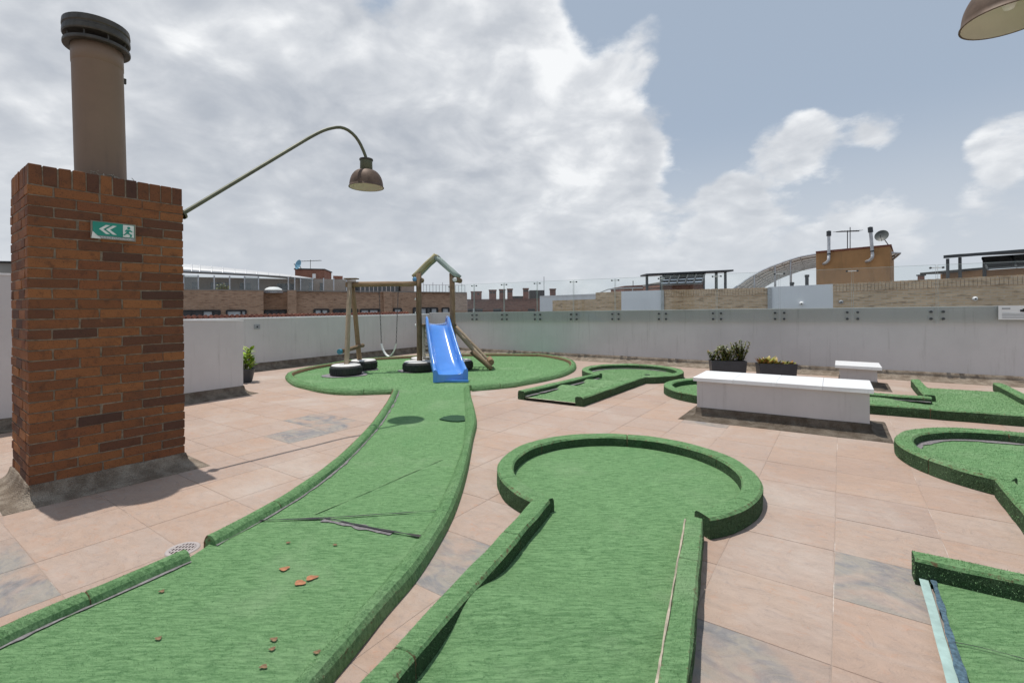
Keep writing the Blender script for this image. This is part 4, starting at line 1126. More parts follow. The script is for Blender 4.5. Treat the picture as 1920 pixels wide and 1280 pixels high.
for (s, k, h_) in [(.08, 34, .20), (.20, 40, .25), (.34, 30, .20), (.50, 14, .09), (.60, 22, .12), (.68, 14, .09)]:
    for j in range(k):
        b = rl.uniform(0, 2 * pi); c = Vector((*P(min(s * L / .72, L - .05) + rl.uniform(-.04, .04), wd / 2 + rl.uniform(-.07, .07)), hg - .03)); leaf_fan(m, c, (math.cos(b), math.sin(b), rl.uniform(.6, 2.2)), h_ * rl.uniform(.6, 1.1), rl.uniform(.018, .030), .2)
m.build('foliage', 'leaf red', t)

# ================================================================== PLAYGROUND
ty = bpy.data.objects
def log(m, a, b, r, n=12, taper=.93):
    a, b = Vector(a), Vector(b); k = 5; rr = random.Random(int(a.x * 100 + b.z * 37))
    m.tube([a.lerp(b, j / k) + Vector((rr.uniform(-.005, .005), rr.uniform(-.005, .005), 0)) * (0 < j < k) for j in range(k + 1)], [r * (1 + (taper - 1) * j / k + rr.uniform(-.03, .03)) for j in range(k + 1)], n); return m
def log_obj(name, a, b, r, m, parent, taper=.93, n=12):
    """one log; local z runs along it so that the grain follows"""
    a, b = Vector(a), Vector(b); d = b - a; L = d.length
    mb = log(MB(), (0, 0, 0), (0, 0, L), r, n, taper)
    me = bpy.data.meshes.new(name); me.from_pydata(mb.v, [], mb.f); me.materials.append(MATS[m])
    for p in me.polygons: p.use_smooth = len(p.vertices) == 4
    o = bpy.data.objects.new(name, me); o.location = a - WL[parent]; o.rotation_euler = d.to_track_quat('Z', 'Y').to_euler(); link(o, parent, a); return o
ZT = .03
pf = thing('swing_set', (-2.65, 10.0, ZT), 'wooden log swing frame with an A shaped end and one swing', 'swing')
topA = Vector((-3.37, 9.93, 1.86))
log_obj('leg', (-3.33, 9.50, ZT + .05), topA + Vector((.0, -.05, .05)), .051, 'log light', pf)
log_obj('leg', (-3.32, 10.36, ZT + .05), topA + Vector((.0, .07, .05)), .051, 'log mid', pf)
log_obj('beam', topA + Vector((-.10, 0, .0)), (-2.02, 10.08, 1.88), .056, 'log mid', pf)
log_obj('cross_bar', (-3.42, 9.55, .50), (-3.24, 10.30, .56), .045, 'log dark', pf)
MB().lathe((-3.44, 9.52, .50), [(0, -.0), (.05, 0), (.055, .03), (.05, .06), (0, .065)], 16, (-.3, -1, 0)).build('end_cap', 'teal paint', pf)
MB().box(topA + Vector((.02, -.02, .118)), (.13, 0, 0), (0, .10, 0), (0, 0, .012)).build('top_plate', 'log dark', pf)
sw_ = thing('strap_swing', (-2.62, 10.0, .4), 'white strap swing hanging on two chains from the log beam', 'swing')
def chain(name, a, b):
    a, b = Vector(a), Vector(b); n = int((b - a).length / .042); m = MB(); d = (b - a).normalized(); x = d.orthogonal().normalized(); y = d.cross(x)
    for k in range(n):
        c = a.lerp(b, (k + .5) / n); s = x if k % 2 else y
        pts = [c + d * (.027 * math.sin(q)) + s * (.011 * math.cos(q)) for q in [j / 6 * 2 * pi for j in range(7)]]
        m.tube(pts, .0042, 4, cap=False)
    return m.build(name, 'chain', sw_)
h1, h2_ = Vector((-2.80, 10.0, 1.80)), Vector((-2.40, 10.04, 1.80)); b1, b2 = Vector((-2.75, 9.98, .62)), Vector((-2.45, 10.02, .62))
chain('chain', h1, b1); chain('chain', h2_, b2)
pts = [b1.lerp(b2, k / 12) - Vector((0, 0, .26 * math.sin(pi * k / 12) ** .7)) for k in range(13)]
V = []
for q in pts: V += [q + Vector((0, -.07, 0)), q + Vector((0, .07, 0))]
V2 = [Vector(v) - Vector((0, 0, .012)) for v in V]; nV = len(V)
Fc = [(2 * k, 2 * k + 1, 2 * k + 3, 2 * k + 2) for k in range(12)]
mesh('strap', V + V2, Fc + [tuple(i + nV for i in f)[::-1] for f in Fc] + [(2 * k, 2 * k + 2, 2 * k + 2 + nV, 2 * k + nV) for k in range(12)] + [(2 * k + 1, 2 * k + 1 + nV, 2 * k + 3 + nV, 2 * k + 3) for k in range(12)], 'white plastic', sw_, smooth=True)
# tyres
def tyre(p, r, label):
    t = thing('tyre', p, label, 'tyre', 'tyres round the log posts')
    prof = [(r * .62, .0), (r * .93, .0), (r * .99, .03), (r, .07), (r, .11), (r * .99, .15), (r * .92, .178), (r * .78, .185), (r * .72, .18)]
    MB().lathe(p, prof, 40).build('tyre_body', 'rubber', t, smooth=True)
    MB().lathe(p, [(r * .90, .186), (r * .84, .200), (r * .60, .204), (r * .2, .206), (0, .206)], 40).build('white_fill', 'tyre fill', t, smooth=True)
    m = MB()
    for k in range(40):
        a = 2 * pi * k / 40; c = Vector(p) + Vector((math.cos(a) * (r + .001), math.sin(a) * (r + .001), .09)); m.box(c, (-math.sin(a) * .014, math.cos(a) * .014, 0), (math.cos(a) * .004, math.sin(a) * .004, 0), (0, 0, .05))
    m.build('tread', 'rubber', t)
tyre((-3.33, 9.50, ZT + .012), .31, 'front tyre at the A frame of the swing, white filled')
tyre((-3.25, 10.36, ZT + .012), .29, 'rear tyre at the A frame of the swing, white filled')
tyre((-1.98, 10.02, ZT + .012), .33, 'tyre round the tall post left of the slide')
tyre((-2.02, 10.75, ZT + .012), .30, 'tyre farthest back behind the post left of the slide')
tyre((-1.16, 10.22, ZT + .012), .31, 'tyre mostly hidden behind the foot of the blue slide')
# climbing tower
tw = thing('climbing_tower', (-1.6, 10.2, ZT), 'log play tower with a pitched log roof, ladder and climbing ramp', 'play tower')
log_obj('post', (-1.97, 10.08, ZT + .05), (-1.98, 10.10, 2.10), .060, 'log dark', tw, .97)
log_obj('post', (-1.27, 10.24, ZT + .05), (-1.29, 10.24, 2.10), .060, 'log mid', tw, .97)
apex = PD(815, 480, 10.15); el = PD(774, 519, 10.12); er = PD(857.5, 519, 10.2)
for k in range(3):
    o = Vector((.02, .12, 0)) * k
    log_obj('roof_log', el + o, apex + o + Vector((.02, 0, .03)), .044, 'log yellow' if k < 2 else 'log teal', tw, 1.0)
    log_obj('roof_log', er + o, apex + o + Vector((-.0, 0, -.015)), .044, 'log teal', tw, 1.0)
for e, mm, lab in ((el + Vector((.055, -.06, -.055)), 'blue cap', 0), (er + Vector((-.05, -.06, -.06)), 'white plastic', 1)):
    log_obj('eave_beam', e + Vector((0, .02, 0)), e + Vector((.06, .45, 0)), .058, 'log dark', tw, 1.0)
    MB().lathe(e + Vector((0, .015, 0)), [(.0, .03), (.03, .026), (.047, .012), (.05, 0)], 16, (-.1, -1, 0)).build('end_cap', mm, tw)
MB().box((-1.62, 10.35, .985), (.40, .06, 0), (-.03, .24, 0), (0, 0, .022)).build('platform', 'log dark', tw)
for x in (-1.935, -1.48): log_obj('ladder_rail', (x, 10.42, ZT), (x, 10.36, 1.00), .036, 'ladder white', tw)
for k in range(8): log_obj('rung', (-1.93, 10.38, .16 + k * .108), (-1.49, 10.38, .16 + k * .108), .024, 'ladder white', tw, 1.0, 8)
f0, f1_ = PZ(921, 691, ZT + .03), PD(850, 614, 10.25)
log_obj('ramp_pole', f0, f1_, .050, 'log light', tw); log_obj('ramp_pole', f0 + Vector((-.015, .55, .02)), f1_ + Vector((-.015, .5, 0)), .048, 'log light', tw)
log_obj('ramp_foot', f0 + Vector((.0, .02, .13)), f0 + Vector((-.06, .62, .15)), .062, 'log mid', tw); log_obj('ramp_stub', f0 + Vector((.02, -.07, .0)), f0 + Vector((-.42, -.05, .37)), .05, 'log dark', tw)
m = MB()
for k in range(1, 7):
    f = k / 7; a = f0.lerp(f1_, f); b = (f0 + Vector((-.015, .55, .02))).lerp(f1_ + Vector((-.015, .5, 0)), f); m.tube([a, (a + b) / 2 - Vector((0, 0, .03)), b], .010, 6)
for k in (.33, .66):
    a = f0.lerp(f0 + Vector((-.015, .55, .02)), k); b = f1_.lerp(f1_ + Vector((-.015, .5, 0)), k); m.tube([a, (a + b) / 2 - Vector((0, 0, .03)), b], .010, 6)
m.build('climbing_net', 'log light', tw)
for zz in (1.5, 1.2, .95):
    MB().lathe((-2.04, 10.06, zz + .05), [(.0, .02), (.02, .018), (.026, 0)], 10, (-1, -.3, 0)).build('bolt_cap', 'white plastic', tw)
# slide
sl = thing('slide', (-1.3, 9.2, ZT), 'bright blue plastic slide with raised side rails in front of the tower', 'slide')
ctr = catmull([Vector(p) for p in [(-1.62, 10.22, 1.02), (-1.575, 10.02, 1.015), (-1.545, 9.90, .985), (-1.48, 9.66, .83), (-1.36, 9.28, .55), (-1.25, 8.95, .315), (-1.18, 8.76, .215), (-1.135, 8.60, .175), (-1.10, 8.47, .165)]], .06)
V = []; Fc = []
prof = [(-1.0, -.06), (-1.04, .03), (-1.03, .135), (-.97, .170), (-.88, .168), (-.80, .13), (-.76, .06), (-.70, .018), (-.4, .004), (0, .0)]
prof = prof + [(-a, b) for a, b in prof[-2::-1]]
m_ = len(prof)
for i, c in enumerate(ctr):
    d = (ctr[min(i + 1, len(ctr) - 1)] - ctr[max(0, i - 1)]); d2 = Vector((d.x, d.y, 0)).normalized(); s = Vector((-d2.y, d2.x, 0)) * -1; up = (-s).cross(d.normalized()); up = up if up.z > 0 else -up
    f = i / (len(ctr) - 1); hw = (.235 + .065 * f); rh = 1.0 - .45 * max(0, (f - .75) / .25)
    for x, y in prof: V.append(c + s * x * hw + up * y * (rh if y > .01 else 1))
for i in range(len(ctr) - 1):
    for j in range(m_ - 1): a = i * m_ + j; Fc.append((a, a + m_, a + m_ + 1, a + 1))
o = mesh('chute', V, Fc, 'slide blue', sl, smooth=True)
if o.data.polygons[8].normal.z < 0: o.data.flip_normals()
md = o.modifiers.new('thickness', 'SOLIDIFY'); md.thickness = .012; md.offset = -1
e_ = [Vector(v) for v in V[-m_:]]; low = [Vector((v.x, v.y, ZT + .012)) - Vector((0, .02, 0)) for v in e_]
n = len(e_); mesh('end_panel', [v + Vector((0, -.006, 0)) for v in e_] + low, [(i, i + 1, n + i + 1, n + i) for i in range(n - 1)], 'slide blue', sl, smooth=False)
c = ctr[-1]; MB().box((c.x + .005, c.y - .03, ZT + .028), (.315, -.03, 0), (.0, .03, 0), (0, 0, .016)).build('foot_lip', 'slide blue', sl)

# ================================================================== NEIGHBOURING ROOFS AND BUILDINGS
# wall of the next roof, parallel to the glass railing
UN = 17.0
def nv(px): return u_at(px, u=UN)
def nbox(va_, vb_, z0, za, zb, th=.25, u=UN): return line_wall(W(u, va_), W(u, vb_), th, z0, za, zb)
t = thing('neighbour_wall', W(UN, 0, 0), 'tan brick roof wall with white panels beyond the glass railing', 'wall')
segs = [(1036, 1117, 1.63, 1.66, 'tan brick', 'brick_panel', .25), (1117, 1165, 1.91, 1.93, 'tan brick', 'brick_panel', .25), (1165, 1242, 1.935, 1.94, 'white panel', 'white_panel', .22),
        (1242, 1441, 1.94, 1.925, 'tan brick', 'brick_panel', .25), (1441, 1562, 1.95, 1.99, 'white panel', 'white_panel', .22), (1562, 2400, 1.99, 2.16, 'tan brick', 'brick_panel', .25)]
for a, b, za, zb, mm, nm, th in segs:
    nbox(nv(a), nv(b), -2, za, zb, th).build(nm, mm, t, uv=True)
m = MB()
for a, b, za, zb in ((1242, 1441, 1.94, 1.925), (1562, 2250, 1.99, 2.15)):
    n = int((nv(b) - nv(a)) / .082)
    for k in range(n):
        v = nv(a) + (k + .5) * .082; zz = za + (zb - za) * (k / n)
        m.box(W(UN + .09, v, zz - .115 + random.uniform(-.004, .004)), W(0, 1) * .036, W(1, 0) * (.115 + random.uniform(0, .006)), Vector((0, 0, .118)))
m.build('soldier_course', 'tan brick', t, kind='stuff', uv=True)
MB().box(W(UN - .02, nv(1243), .8), W(0, 1) * .05, W(1, 0) * .03, Vector((0, 0, 1.13))).build('panel_post', 'steel', t)
MB().box(W(UN - .02, nv(1443), .8), W(0, 1) * .05, W(1, 0) * .03, Vector((0, 0, 1.13))).build('panel_post', 'steel', t)
for i, (px, py, lab) in enumerate([(1503, 569, 'small white wall lamp on the right white panel'), (1828, 560, 'small white wall lamp on the tan brick at the right'), (1577, 566, 'dull wall lamp at the left end of the right brick wall')]):
    v = nv(px); d = W(UN, v).y; c = PD(px, py, d); c = W(UN - .05, v, c.z)
    q = thing('wall_lamp', c, lab, 'lamp', 'wall lamps on the neighbour wall')
    MB().lathe(c, [(0, -.045), (.03, -.04), (.05, -.01), (.055, .02), (.06, .05)], 14, W(1, 0)).build('housing', 'white paint' if i < 2 else 'print grey', q, smooth=True)
    MB().lathe(c - W(.047, 0), [(0, -.004), (.02, -.002), (.022, .004)], 10, W(1, 0)).build('lens', 'ink', q)
mesh('neighbour_roof', [W(UN + .25, -12, .6), W(UN + .25, 20, .6), W(60, 20, .6), W(60, -12, .6)], [(0, 1, 2, 3)], 'city ground', kind='structure')

def bar(m, a, b, r): a, b = Vector(a), Vector(b); return m.tube([a, b], r, 6)
# pergola in the middle
dP = 22.0
t = thing('pergola', PD(1285, 540, dP), 'dark steel pergola with a flat beam and tilted sheet roof beyond the white panels', 'pergola')
for px, y0, y1, r in ((1213, 517, 548, .05), (1239, 518, 548, .035), (1320, 512, 545, .03), (1343, 510, 545, .05), (1360, 509, 545, .045)):
    a, b = PD(px, y0, dP), PD(px, y1, dP); MB().box((a + b) / 2, (r, 0, 0), (0, r, 0), (0, 0, (a.z - b.z) / 2)).build('post', 'dark steel', t)
a, b = PD(1206, 516, dP), PD(1366, 508.5, dP); MB().box((a + b) / 2, (b - a) / 2, (0, .5, 0), (0, 0, .038)).build('beam', 'dark steel', t)
a, b, c, d = PD(1243, 517, dP - .4), PD(1322, 513, dP - .4), PD(1316, 531, dP - 1.4), PD(1237, 534, dP - 1.4)
V = [a, b, c, d]; mesh('sheet_roof', V + [v + Vector((0, 0, -.03)) for v in V], [(0, 1, 2, 3), (7, 6, 5, 4), (0, 4, 5, 1), (1, 5, 6, 2), (2, 6, 7, 3), (3, 7, 4, 0)], 'smoked sheet', t)
for f in (0, .2, .4, .6, .8, 1): bar(MB(), a.lerp(b, f) + Vector((0, 0, .02)), d.lerp(c, f) + Vector((0, 0, .02)), .035).build('rafter', 'dark steel', t)
for f in (0, .33, .66, 1): bar(MB(), a.lerp(d, f) + Vector((0, 0, .03)), b.lerp(c, f) + Vector((0, 0, .03)), .03).build('purlin', 'dark steel', t)
for y in (534, 541): bar(MB(), PD(1213, y, dP), PD(1240, y - 1, dP), .025).build('rail', 'dark steel', t)
t = thing('brick_hut', PD(1280, 540, dP + 1), 'low red brick roof hut standing under the middle pergola', 'hut')
a, b = PD(1239, 532, dP + .6), PD(1321, 529.5, dP + .6)
line_wall(a, b, 3, -1, a.z, b.z).build('wall', 'far red brick', t, uv=True)
MB().box((a + b) / 2 + Vector((0, 1.5, .05)), (b - a) / 2 * 1.01, (0, 1.53, 0), (0, 0, .045)).build('roof_slab', 'grey stucco', t)
# red brick block left of pergola + handrail
t = thing('brick_block', PD(1192, 545, 30), 'low red brick roof block left of the middle pergola', 'building')
a, b = PD(1170, 539, 30), PD(1213, 537, 30); line_wall(a, b, 4, -3, a.z, b.z).build('wall', 'far red brick', t, uv=True)
MB().box((a + b) / 2 + Vector((0, 2, .05)), (b - a) / 2 * 1.03, (0, 2.1, 0), (0, 0, .05)).build('roof_slab', 'clay', t)
t = thing('handrail', PD(1160, 546, 20), 'thin grey bent handrail on the tan brick wall end', 'railing')
pts = [PD(x, y, 18.5) for x, y in [(1118, 553), (1126, 548), (1140, 542.5), (1165, 540.5), (1205, 539.5)]]
MB().tube(pts, .025, 6).build('top_rail', 'steel', t)
for x, y in ((1126, 548), (1152, 541.5), (1186, 540)): bar(MB(), PD(x, y, 18.5), PD(x, y + 16, 18.5), .02).build('baluster', 'steel', t)
# orange stair tower
dO = 20.0
a, b = PD(1530, 474, dO), PD(1669, 461, dO - 1.6)
t = thing('stair_tower', (a + b) / 2, 'plain orange rendered stair tower with two flues on its roof edge', 'building'); t.location.z = WL[t].z = .6
line_wall(a, b, 3.2, .6, a.z, b.z).build('wall', 'orange stucco', t)
o = line_wall(a + Vector((-.03, -.03, 0)), b + Vector((.03, -.03, 0)), 3.26, a.z, a.z + .06, b.z + .06).build('roof_edge', 'clay', t)
for vtx in o.data.vertices:
    if vtx.index < 4: vtx.co.z = (a.z if vtx.index in (0, 3) else b.z) - .02 - WL[t].z
for px, y0, y1, lab in ((1554, 438, 483, ''), (1636, 431, 478, '')):
    f = (px - 1530) / 139; dd = dO - 1.6 * f - .16; p0, p1 = PD(px, y1, dd), PD(px - (4 if px > 1600 else 0), y0, dd)
    L_ = (p1 - p0).length
    MB().lathe(p0, [(.058, 0), (.058, L_)], 16, p1 - p0).build('flue', 'galvanised', t, smooth=True)
    MB().lathe(p1 - (p1 - p0).normalized() * .10, [(.058, 0), (.085, .0), (.085, .20), (0, .23)], 16, p1 - p0).build('flue_cap', 'dark steel', t)
    MB().lathe(p0 + (p1 - p0) * .12, [(.06, 0), (.066, .01), (.066, .05), (.06, .06)], 16, p1 - p0).build('flue_band', 'dark steel', t)
    MB().tube([p0 + Vector((0, 0, .05)), p0 + Vector((-.0, .01, -.10)), p0 + Vector((-.03, .10, -.20)), p0 + Vector((-.03, .30, -.24))], .06, 10).build('flue_elbow', 'galvanised', t, smooth=True)
def antenna(px, ytop, ybot, x0, x1, d, label, n=7, two=False):
    t = thing('antenna', PD(px, ybot, d), label, 'antenna')
    bar(MB(), PD(px, ybot, d), PD(px, ytop, d), .018).build('mast', 'dark steel', t)
    if two: bar(MB(), PD(px + 5, ybot, d), PD(px + 5, ytop - 6, d), .016).build('mast', 'dark steel', t)
    a, b = PD(x0, ytop + 3, d), PD(x1, ytop + 1.5, d); bar(MB(), a, b, .016).build('boom', 'dark steel', t)
    for k in range(n):
        p = a.lerp(b, (k + .5) / n); bar(MB(), p + Vector((0, -.3, .0)), p + Vector((.0, .3, .04)), .009).build('element', 'dark steel', t)
antenna(1589, 432, 466, 1568, 1611, 20.5, 'double mast television antenna on the orange stair tower', 8, True)
def dish(px, py, rpx, d, aim, label, foot, m):
    c = PD(px, py, d); r = rpx / F * d; t = thing('satellite_dish', Vector(foot), label, 'satellite dish')
    prof = [(r * k / 8, r * .28 * (k / 8) ** 2) for k in range(9)] + [(r * 1.02, r * .29), (r, r * .25)]
    MB().lathe(c, prof, 28, aim).build('reflector', m, t, smooth=True)
    bar(MB(), c, foot, r * .07).build('bracket', 'dark steel', t)
    A_ = Vector(aim).normalized(); q = c + A_ * r * 1.1
    bar(MB(), c - Vector((0, 0, r * .9)) + A_ * r * .2, q - Vector((0, 0, r * .25)), r * .04).build('feed_arm', 'dark steel', t)
    MB().lathe(q - Vector((0, 0, r * .25)), [(0, -r * .1), (r * .1, -r * .08), (r * .1, r * .08), (0, r * .1)], 8, A_).build('feed_horn', 'dark steel', t)
dish(1654, 443, 11, 18.6, (-.75, -.55, .35), 'grey satellite dish at the right corner of the orange tower', PD(1667, 461, 18.6), 'dish grey')
# barrel vault skylight left of the tower and its right stub
t = thing('barrel_skylight', PD(1450, 535, 24), 'arched grey barrel skylight with ribs beside the orange tower', 'skylight')
def arc_pts(d, sh): return [PD(x, y, d) + Vector((0, 0, sh)) for x, y in [(1372, 545), (1400, 524), (1430, 507), (1465, 493), (1500, 482), (1535, 476)]]
A1 = catmull(arc_pts(21.5, 0), .3); A2 = [p + W(4.2, 0) for p in A1]; nA = len(A1)
def skin(P, Q, name, m, par): return mesh(name, P + Q, [(i, i + 1, nA + i + 1, nA + i) for i in range(nA - 1)], m, par, smooth=True)
mid1 = A2; 
skin(A1, A2, 'glazing', 'roof glass', t)
A3 = [p + W(4.2, 0) for p in A2]; skin(A2, A3, 'glazing', 'roof glass', t)
for k in range(7): MB().tube([p + (q - p) * (k / 6) for p, q in zip(A1, A3)], .05, 6).build('rib', 'galvanised', t)
for f in (.15, .32, .5, .68, .86):
    i = int(f * (nA - 1)); bar(MB(), A1[i], A3[i], .035).build('purlin', 'galvanised', t)
for f in (.34, .56, .78):
    i = int(f * (nA - 1)); p = A1[i]; bar(MB(), p, (p.x, p.y, .6), .045).build('post', 'galvanised', t)
B1 = [PD(x, y, 19.5) for x, y in [(1668, 473), (1690, 476)]]; 
mesh('glazing', [PD(1669, 474, 19.2), PD(1688, 474.5, 19.2), PD(1672, 491, 20.2), PD(1668, 491, 20.2)], [(0, 1, 2, 3)], 'roof glass', t)
bar(MB(), PD(1669, 474, 19.2), PD(1688, 474.5, 19.2), .04).build('rib', 'galvanised', t); bar(MB(), PD(1688, 474.5, 19.2), PD(1670, 490, 19.9), .04).build('rib', 'galvanised', t)
for px, y0, y1, lab in ((1513, 517, 537, 'stubby dark vent pipe under the arched skylight, tallest'), (1485, 531, 537, 'small dark vent pipe under the arched skylight')):
    t = thing('vent_pipe', PD(px, y1, 19.8), lab, 'vent pipe', 'vent pipes on the next roof')
    p0, p1 = PD(px, y1 + 4, 19.8), PD(px, y0, 19.8)
    MB().lathe(p0, [(.065, 0), (.065, (p1 - p0).length)], 14).build('pipe', 'dark steel', t, smooth=True); MB().lathe(p1, [(.0, .05), (.085, .04), (.085, -.05)], 14).build('cap', 'dark steel', t)
t = thing('roof_chimney', PD(1727, 524, 15), 'little square brick chimney behind the right tan brick wall', 'chimney')
p0, p1 = PD(1727, 530, 15), PD(1727, 516, 15); MB().box((p0 + p1) / 2, (.06, 0, 0), (0, .06, 0), (0, 0, (p1.z - p0.z) / 2)).build('stack', 'far red brick', t, uv=True); MB().box(p1, (.085, 0, 0), (0, .085, 0), (0, 0, .02)).build('cap', 'roof dark', t)
# right pergola
dR = 15.5
t = thing('pergola', PD(1850, 510, dR), 'dark steel pergola with sheet roof cut by the right frame edge', 'pergola')
for px, y0 in ((1777, 485), (1800, 482.5)):
    a, b = PD(px, y0, dR), PD(px, 528, dR); MB().box((a + b) / 2, (.03, 0, 0), (0, .03, 0), (0, 0, (a.z - b.z) / 2)).build('post', 'dark steel', t)
a, b, c, d = PD(1769, 484.5, dR), PD(2050, 463, dR - .8), PD(2050, 470, dR + 2.2), PD(1800, 481, dR + 2.2)
V = [a, b, c, d]; mesh('roof_slab', V + [v + Vector((0, 0, .10)) for v in V], [(3, 2, 1, 0), (4, 5, 6, 7), (0, 1, 5, 4), (1, 2, 6, 5), (2, 3, 7, 6), (3, 0, 4, 7)], 'dark steel', t)
a, b, c, d = PD(1842, 484, dR + .4), PD(2050, 470, dR + .4), PD(2050, 492, dR - .6), PD(1852, 505, dR - .6)
V = [a, b, c, d]; mesh('sheet_roof', V + [v + Vector((0, 0, -.02)) for v in V], [(0, 1, 2, 3), (7, 6, 5, 4), (0, 4, 5, 1), (1, 5, 6, 2), (2, 6, 7, 3), (3, 7, 4, 0)], 'smoked sheet', t)
for f in (0, .27, .55, .8): bar(MB(), a.lerp(b, f), d.lerp(c, f), .03).build('rafter', 'dark steel', t)
for f in (.0, .5, 1): bar(MB(), a.lerp(d, f) + Vector((0, 0, .02)), b.lerp(c, f) + Vector((0, 0, .02)), .028).build('purlin', 'dark steel', t)
bar(MB(), PD(1846, 488, dR + .2), PD(1846, 524, dR + .2), .05).build('post', 'dark steel', t)
t = thing('rendered_hut', PD(1890, 515, dR + .5), 'low orange rendered hut under the right hand pergola', 'hut')
a, b = PD(1842, 505, dR + .3), PD(2050, 498, dR - .5); line_wall(a, b, 2.4, .6, a.z, b.z).build('wall', 'orange stucco', t); MB().box((a + b) / 2 + Vector((.0, 1.2, .03)), (b - a) / 2, (0, 1.22, 0), (0, 0, .035)).build('roof_slab', 'roof dark', t)

# ---- left brick terrace block
zA = 2.42
def on_level(px, py, z): return PZ(px, py, z)
fA0 = PD(200, 543, 25.0 * .95); fA1 = PZ(345, 543.4, zA); fA2 = PZ(876, 549, zA)
dirA = (fA2 - fA1).to_2d().normalized(); nA_ = Vector((-dirA.y, dirA.x))      # away from us
def fa(px, off=0.0):
    a_, _ = unroll(px, 577); k = a_ / F; p = fA1.to_2d() + nA_ * off
    s = (k * p.y - p.x) / (dirA.x - k * dirA.y); return p + dirA * s
t = thing('brick_terrace_block', (*fa(600), GZ), 'wide brown brick apartment block with roof terraces behind the left parapet', 'building')
def fbox(p0, p1, depth, z0, z1, off=0.0, off1=None):
    a, b = fa(p0, off), fa(p1, off if off1 is None else off1)
    return MB().prism([a, b, b + nA_ * depth, a + nA_ * depth], z0, z1)
for p0, p1, off, z1 in ((60, 494, 0, zA), (494, 540, .9, zA - .03), (540, 720, .12, zA - .03), (720, 736, -.15, zA), (736, 788, .0, zA), (788, 876, .18, zA)):
    fbox(p0, p1, 9 - off, GZ, z1, off).build('wall', 'far brick', t, uv=True)
fbox(540, 556, .5, GZ, zA + .02, -.25).build('pilaster', 'far brick', t, uv=True)
fbox(60, 876, .22, zA + .0, zA + .05, -.02).build('coping', 'grey stucco', t)
def window(p0, p1, y0, y1, off, blinds=(), mull=()):
    pm = fa((p0 + p1) / 2, off); zt_ = PD((p0 + p1) / 2, y0, pm.y).z; zb_ = zt_ - 1.15
    a, b = fa(p0, off - .015), fa(p1, off - .015); d = (b - a); L = d.length
    P = lambda f, o: a.lerp(b, f) - nA_ * o
    w_ = MB().prism([P(0, 0), P(1, 0), P(1, -.05), P(0, -.05)], zb_, zt_).build('window', 'window dark', t)
    m = MB()
    for f in [0, 1] + list(mull):
        q = P(f, .03); m.box((*q, (zb_ + zt_) / 2), (d.normalized() * .045).to_3d(), (nA_ * .04).to_3d(), (0, 0, (zt_ - zb_) / 2))
    for z in (zt_, zb_): q = P(.5, .03); m.box((*q, z), (d * .5).to_3d(), (nA_ * .042).to_3d(), (0, 0, .045))
    m.build('frame', 'window frame', w_)
    for f0, f1 in blinds: MB().prism([P(f0, .004), P(f1, .004), P(f1, .012), P(f0, .012)], zb_ + .05, zt_ - .05).build('blind', 'blind', w_)
window(330, 412, 582.5, 592, 0, ((.62, .82),), (.35, .6, .84)); window(425, 461, 582, 592, 0, ((.05, .72), (.8, .95)), (.76,)); window(496, 538, 582, 592, .9, (), (.3, .62))
window(589, 616, 580, 589, .12, ((.1, .9),), (.5,)); window(625, 670, 580, 588, .12, (), (.33, .66)); window(676, 711, 580, 588, .12, ((.05, .4), (.5, .9)), (.45,))
window(738, 752, 578.5, 587, .0, ((.2, .9),)); window(775, 820, 577.5, 586, .0, ((.3, .5), (.75, .95)), (.25, .55, .72)); window(829, 841, 577.5, 586, .18, ((.1, .9),))
# terrace storey set back, vaulted sheet roof, glass rails
t = thing('terrace_storey', (*fa(450, 4), zA), 'set back grey terrace storey under a long curved sheet roof', 'building')
fbox(60, 560, 4, zA - .3, 3.30, 3.2).build('wall', 'grey stucco', t)
for p0, p1 in ((360, 372), (395, 428), (450, 470), (520, 552)):
    fbox(p0, p1, .05, zA - .2, 3.0, 3.17).build('window', 'window dark', t)
ra = [fa(p, 2.3) for p in (60, 330, 500, 585)]
def roof_pt(px, off, z): q = fa(px, off); return Vector((q.x, q.y, z))
V = []; Fc = []; cols = [(60, 3.58), (345, 3.52), (420, 3.48), (480, 3.44), (530, 3.38), (560, 3.32), (588, 3.24)]
rowsR = [(1.9, 0), (2.15, .24), (2.7, .43), (3.5, .56), (4.6, .60), (6.2, .40)]
for px, z in cols:
    f = 1 - max(0, (px - 360) / 228) * .72
    for off, h in rowsR: V.append(roof_pt(px, off, z + h * f))
nr = len(rowsR)
for i in range(len(cols) - 1):
    for j in range(nr - 1): a = i * nr + j; Fc.append((a, a + nr, a + nr + 1, a + 1))
o = mesh('curved_roof', V, Fc, 'roof sheet', t, smooth=True)
md = o.modifiers.new('thickness', 'SOLIDIFY'); md.thickness = .06; md.offset = -1
MB().tube([roof_pt(px, 1.9, z - .04) for px, z in cols], .05, 6).build('gutter', 'roof dark', t)
for px in (360, 375, 397, 418, 440, 461, 482, 503, 524, 545):
    z = np.interp(px, [c[0] for c in cols], [c[1] for c in cols]); f = 1 - max(0, (px - 360) / 228) * .72; MB().tube([roof_pt(px, off, z + h * f + .015) for off, h in rowsR], .03, 5).build('roof_seam', 'galvanised', t)
t = thing('terrace_railing', (*fa(500, .4), zA), 'glass and post railing along the brick terrace edge', 'railing')
posts = [345, 372, 402, 431, 459, 485, 541, 553, 564, 586, 607, 626, 650]
for i, px in enumerate(posts):
    q = fa(px, .3); bar(MB(), (q.x, q.y, zA), (q.x, q.y, zA + .82), .035).build('post', 'galvanised', t)
    if i:
        p0, p1 = fa(posts[i - 1], .3), fa(px, .3); MB().prism([p0, p1, p1 + nA_ * .01, p0 + nA_ * .01], zA + .05, zA + .80).build('glass_pane', 'roof glass' if i % 4 == 1 else 'clear glass', t)
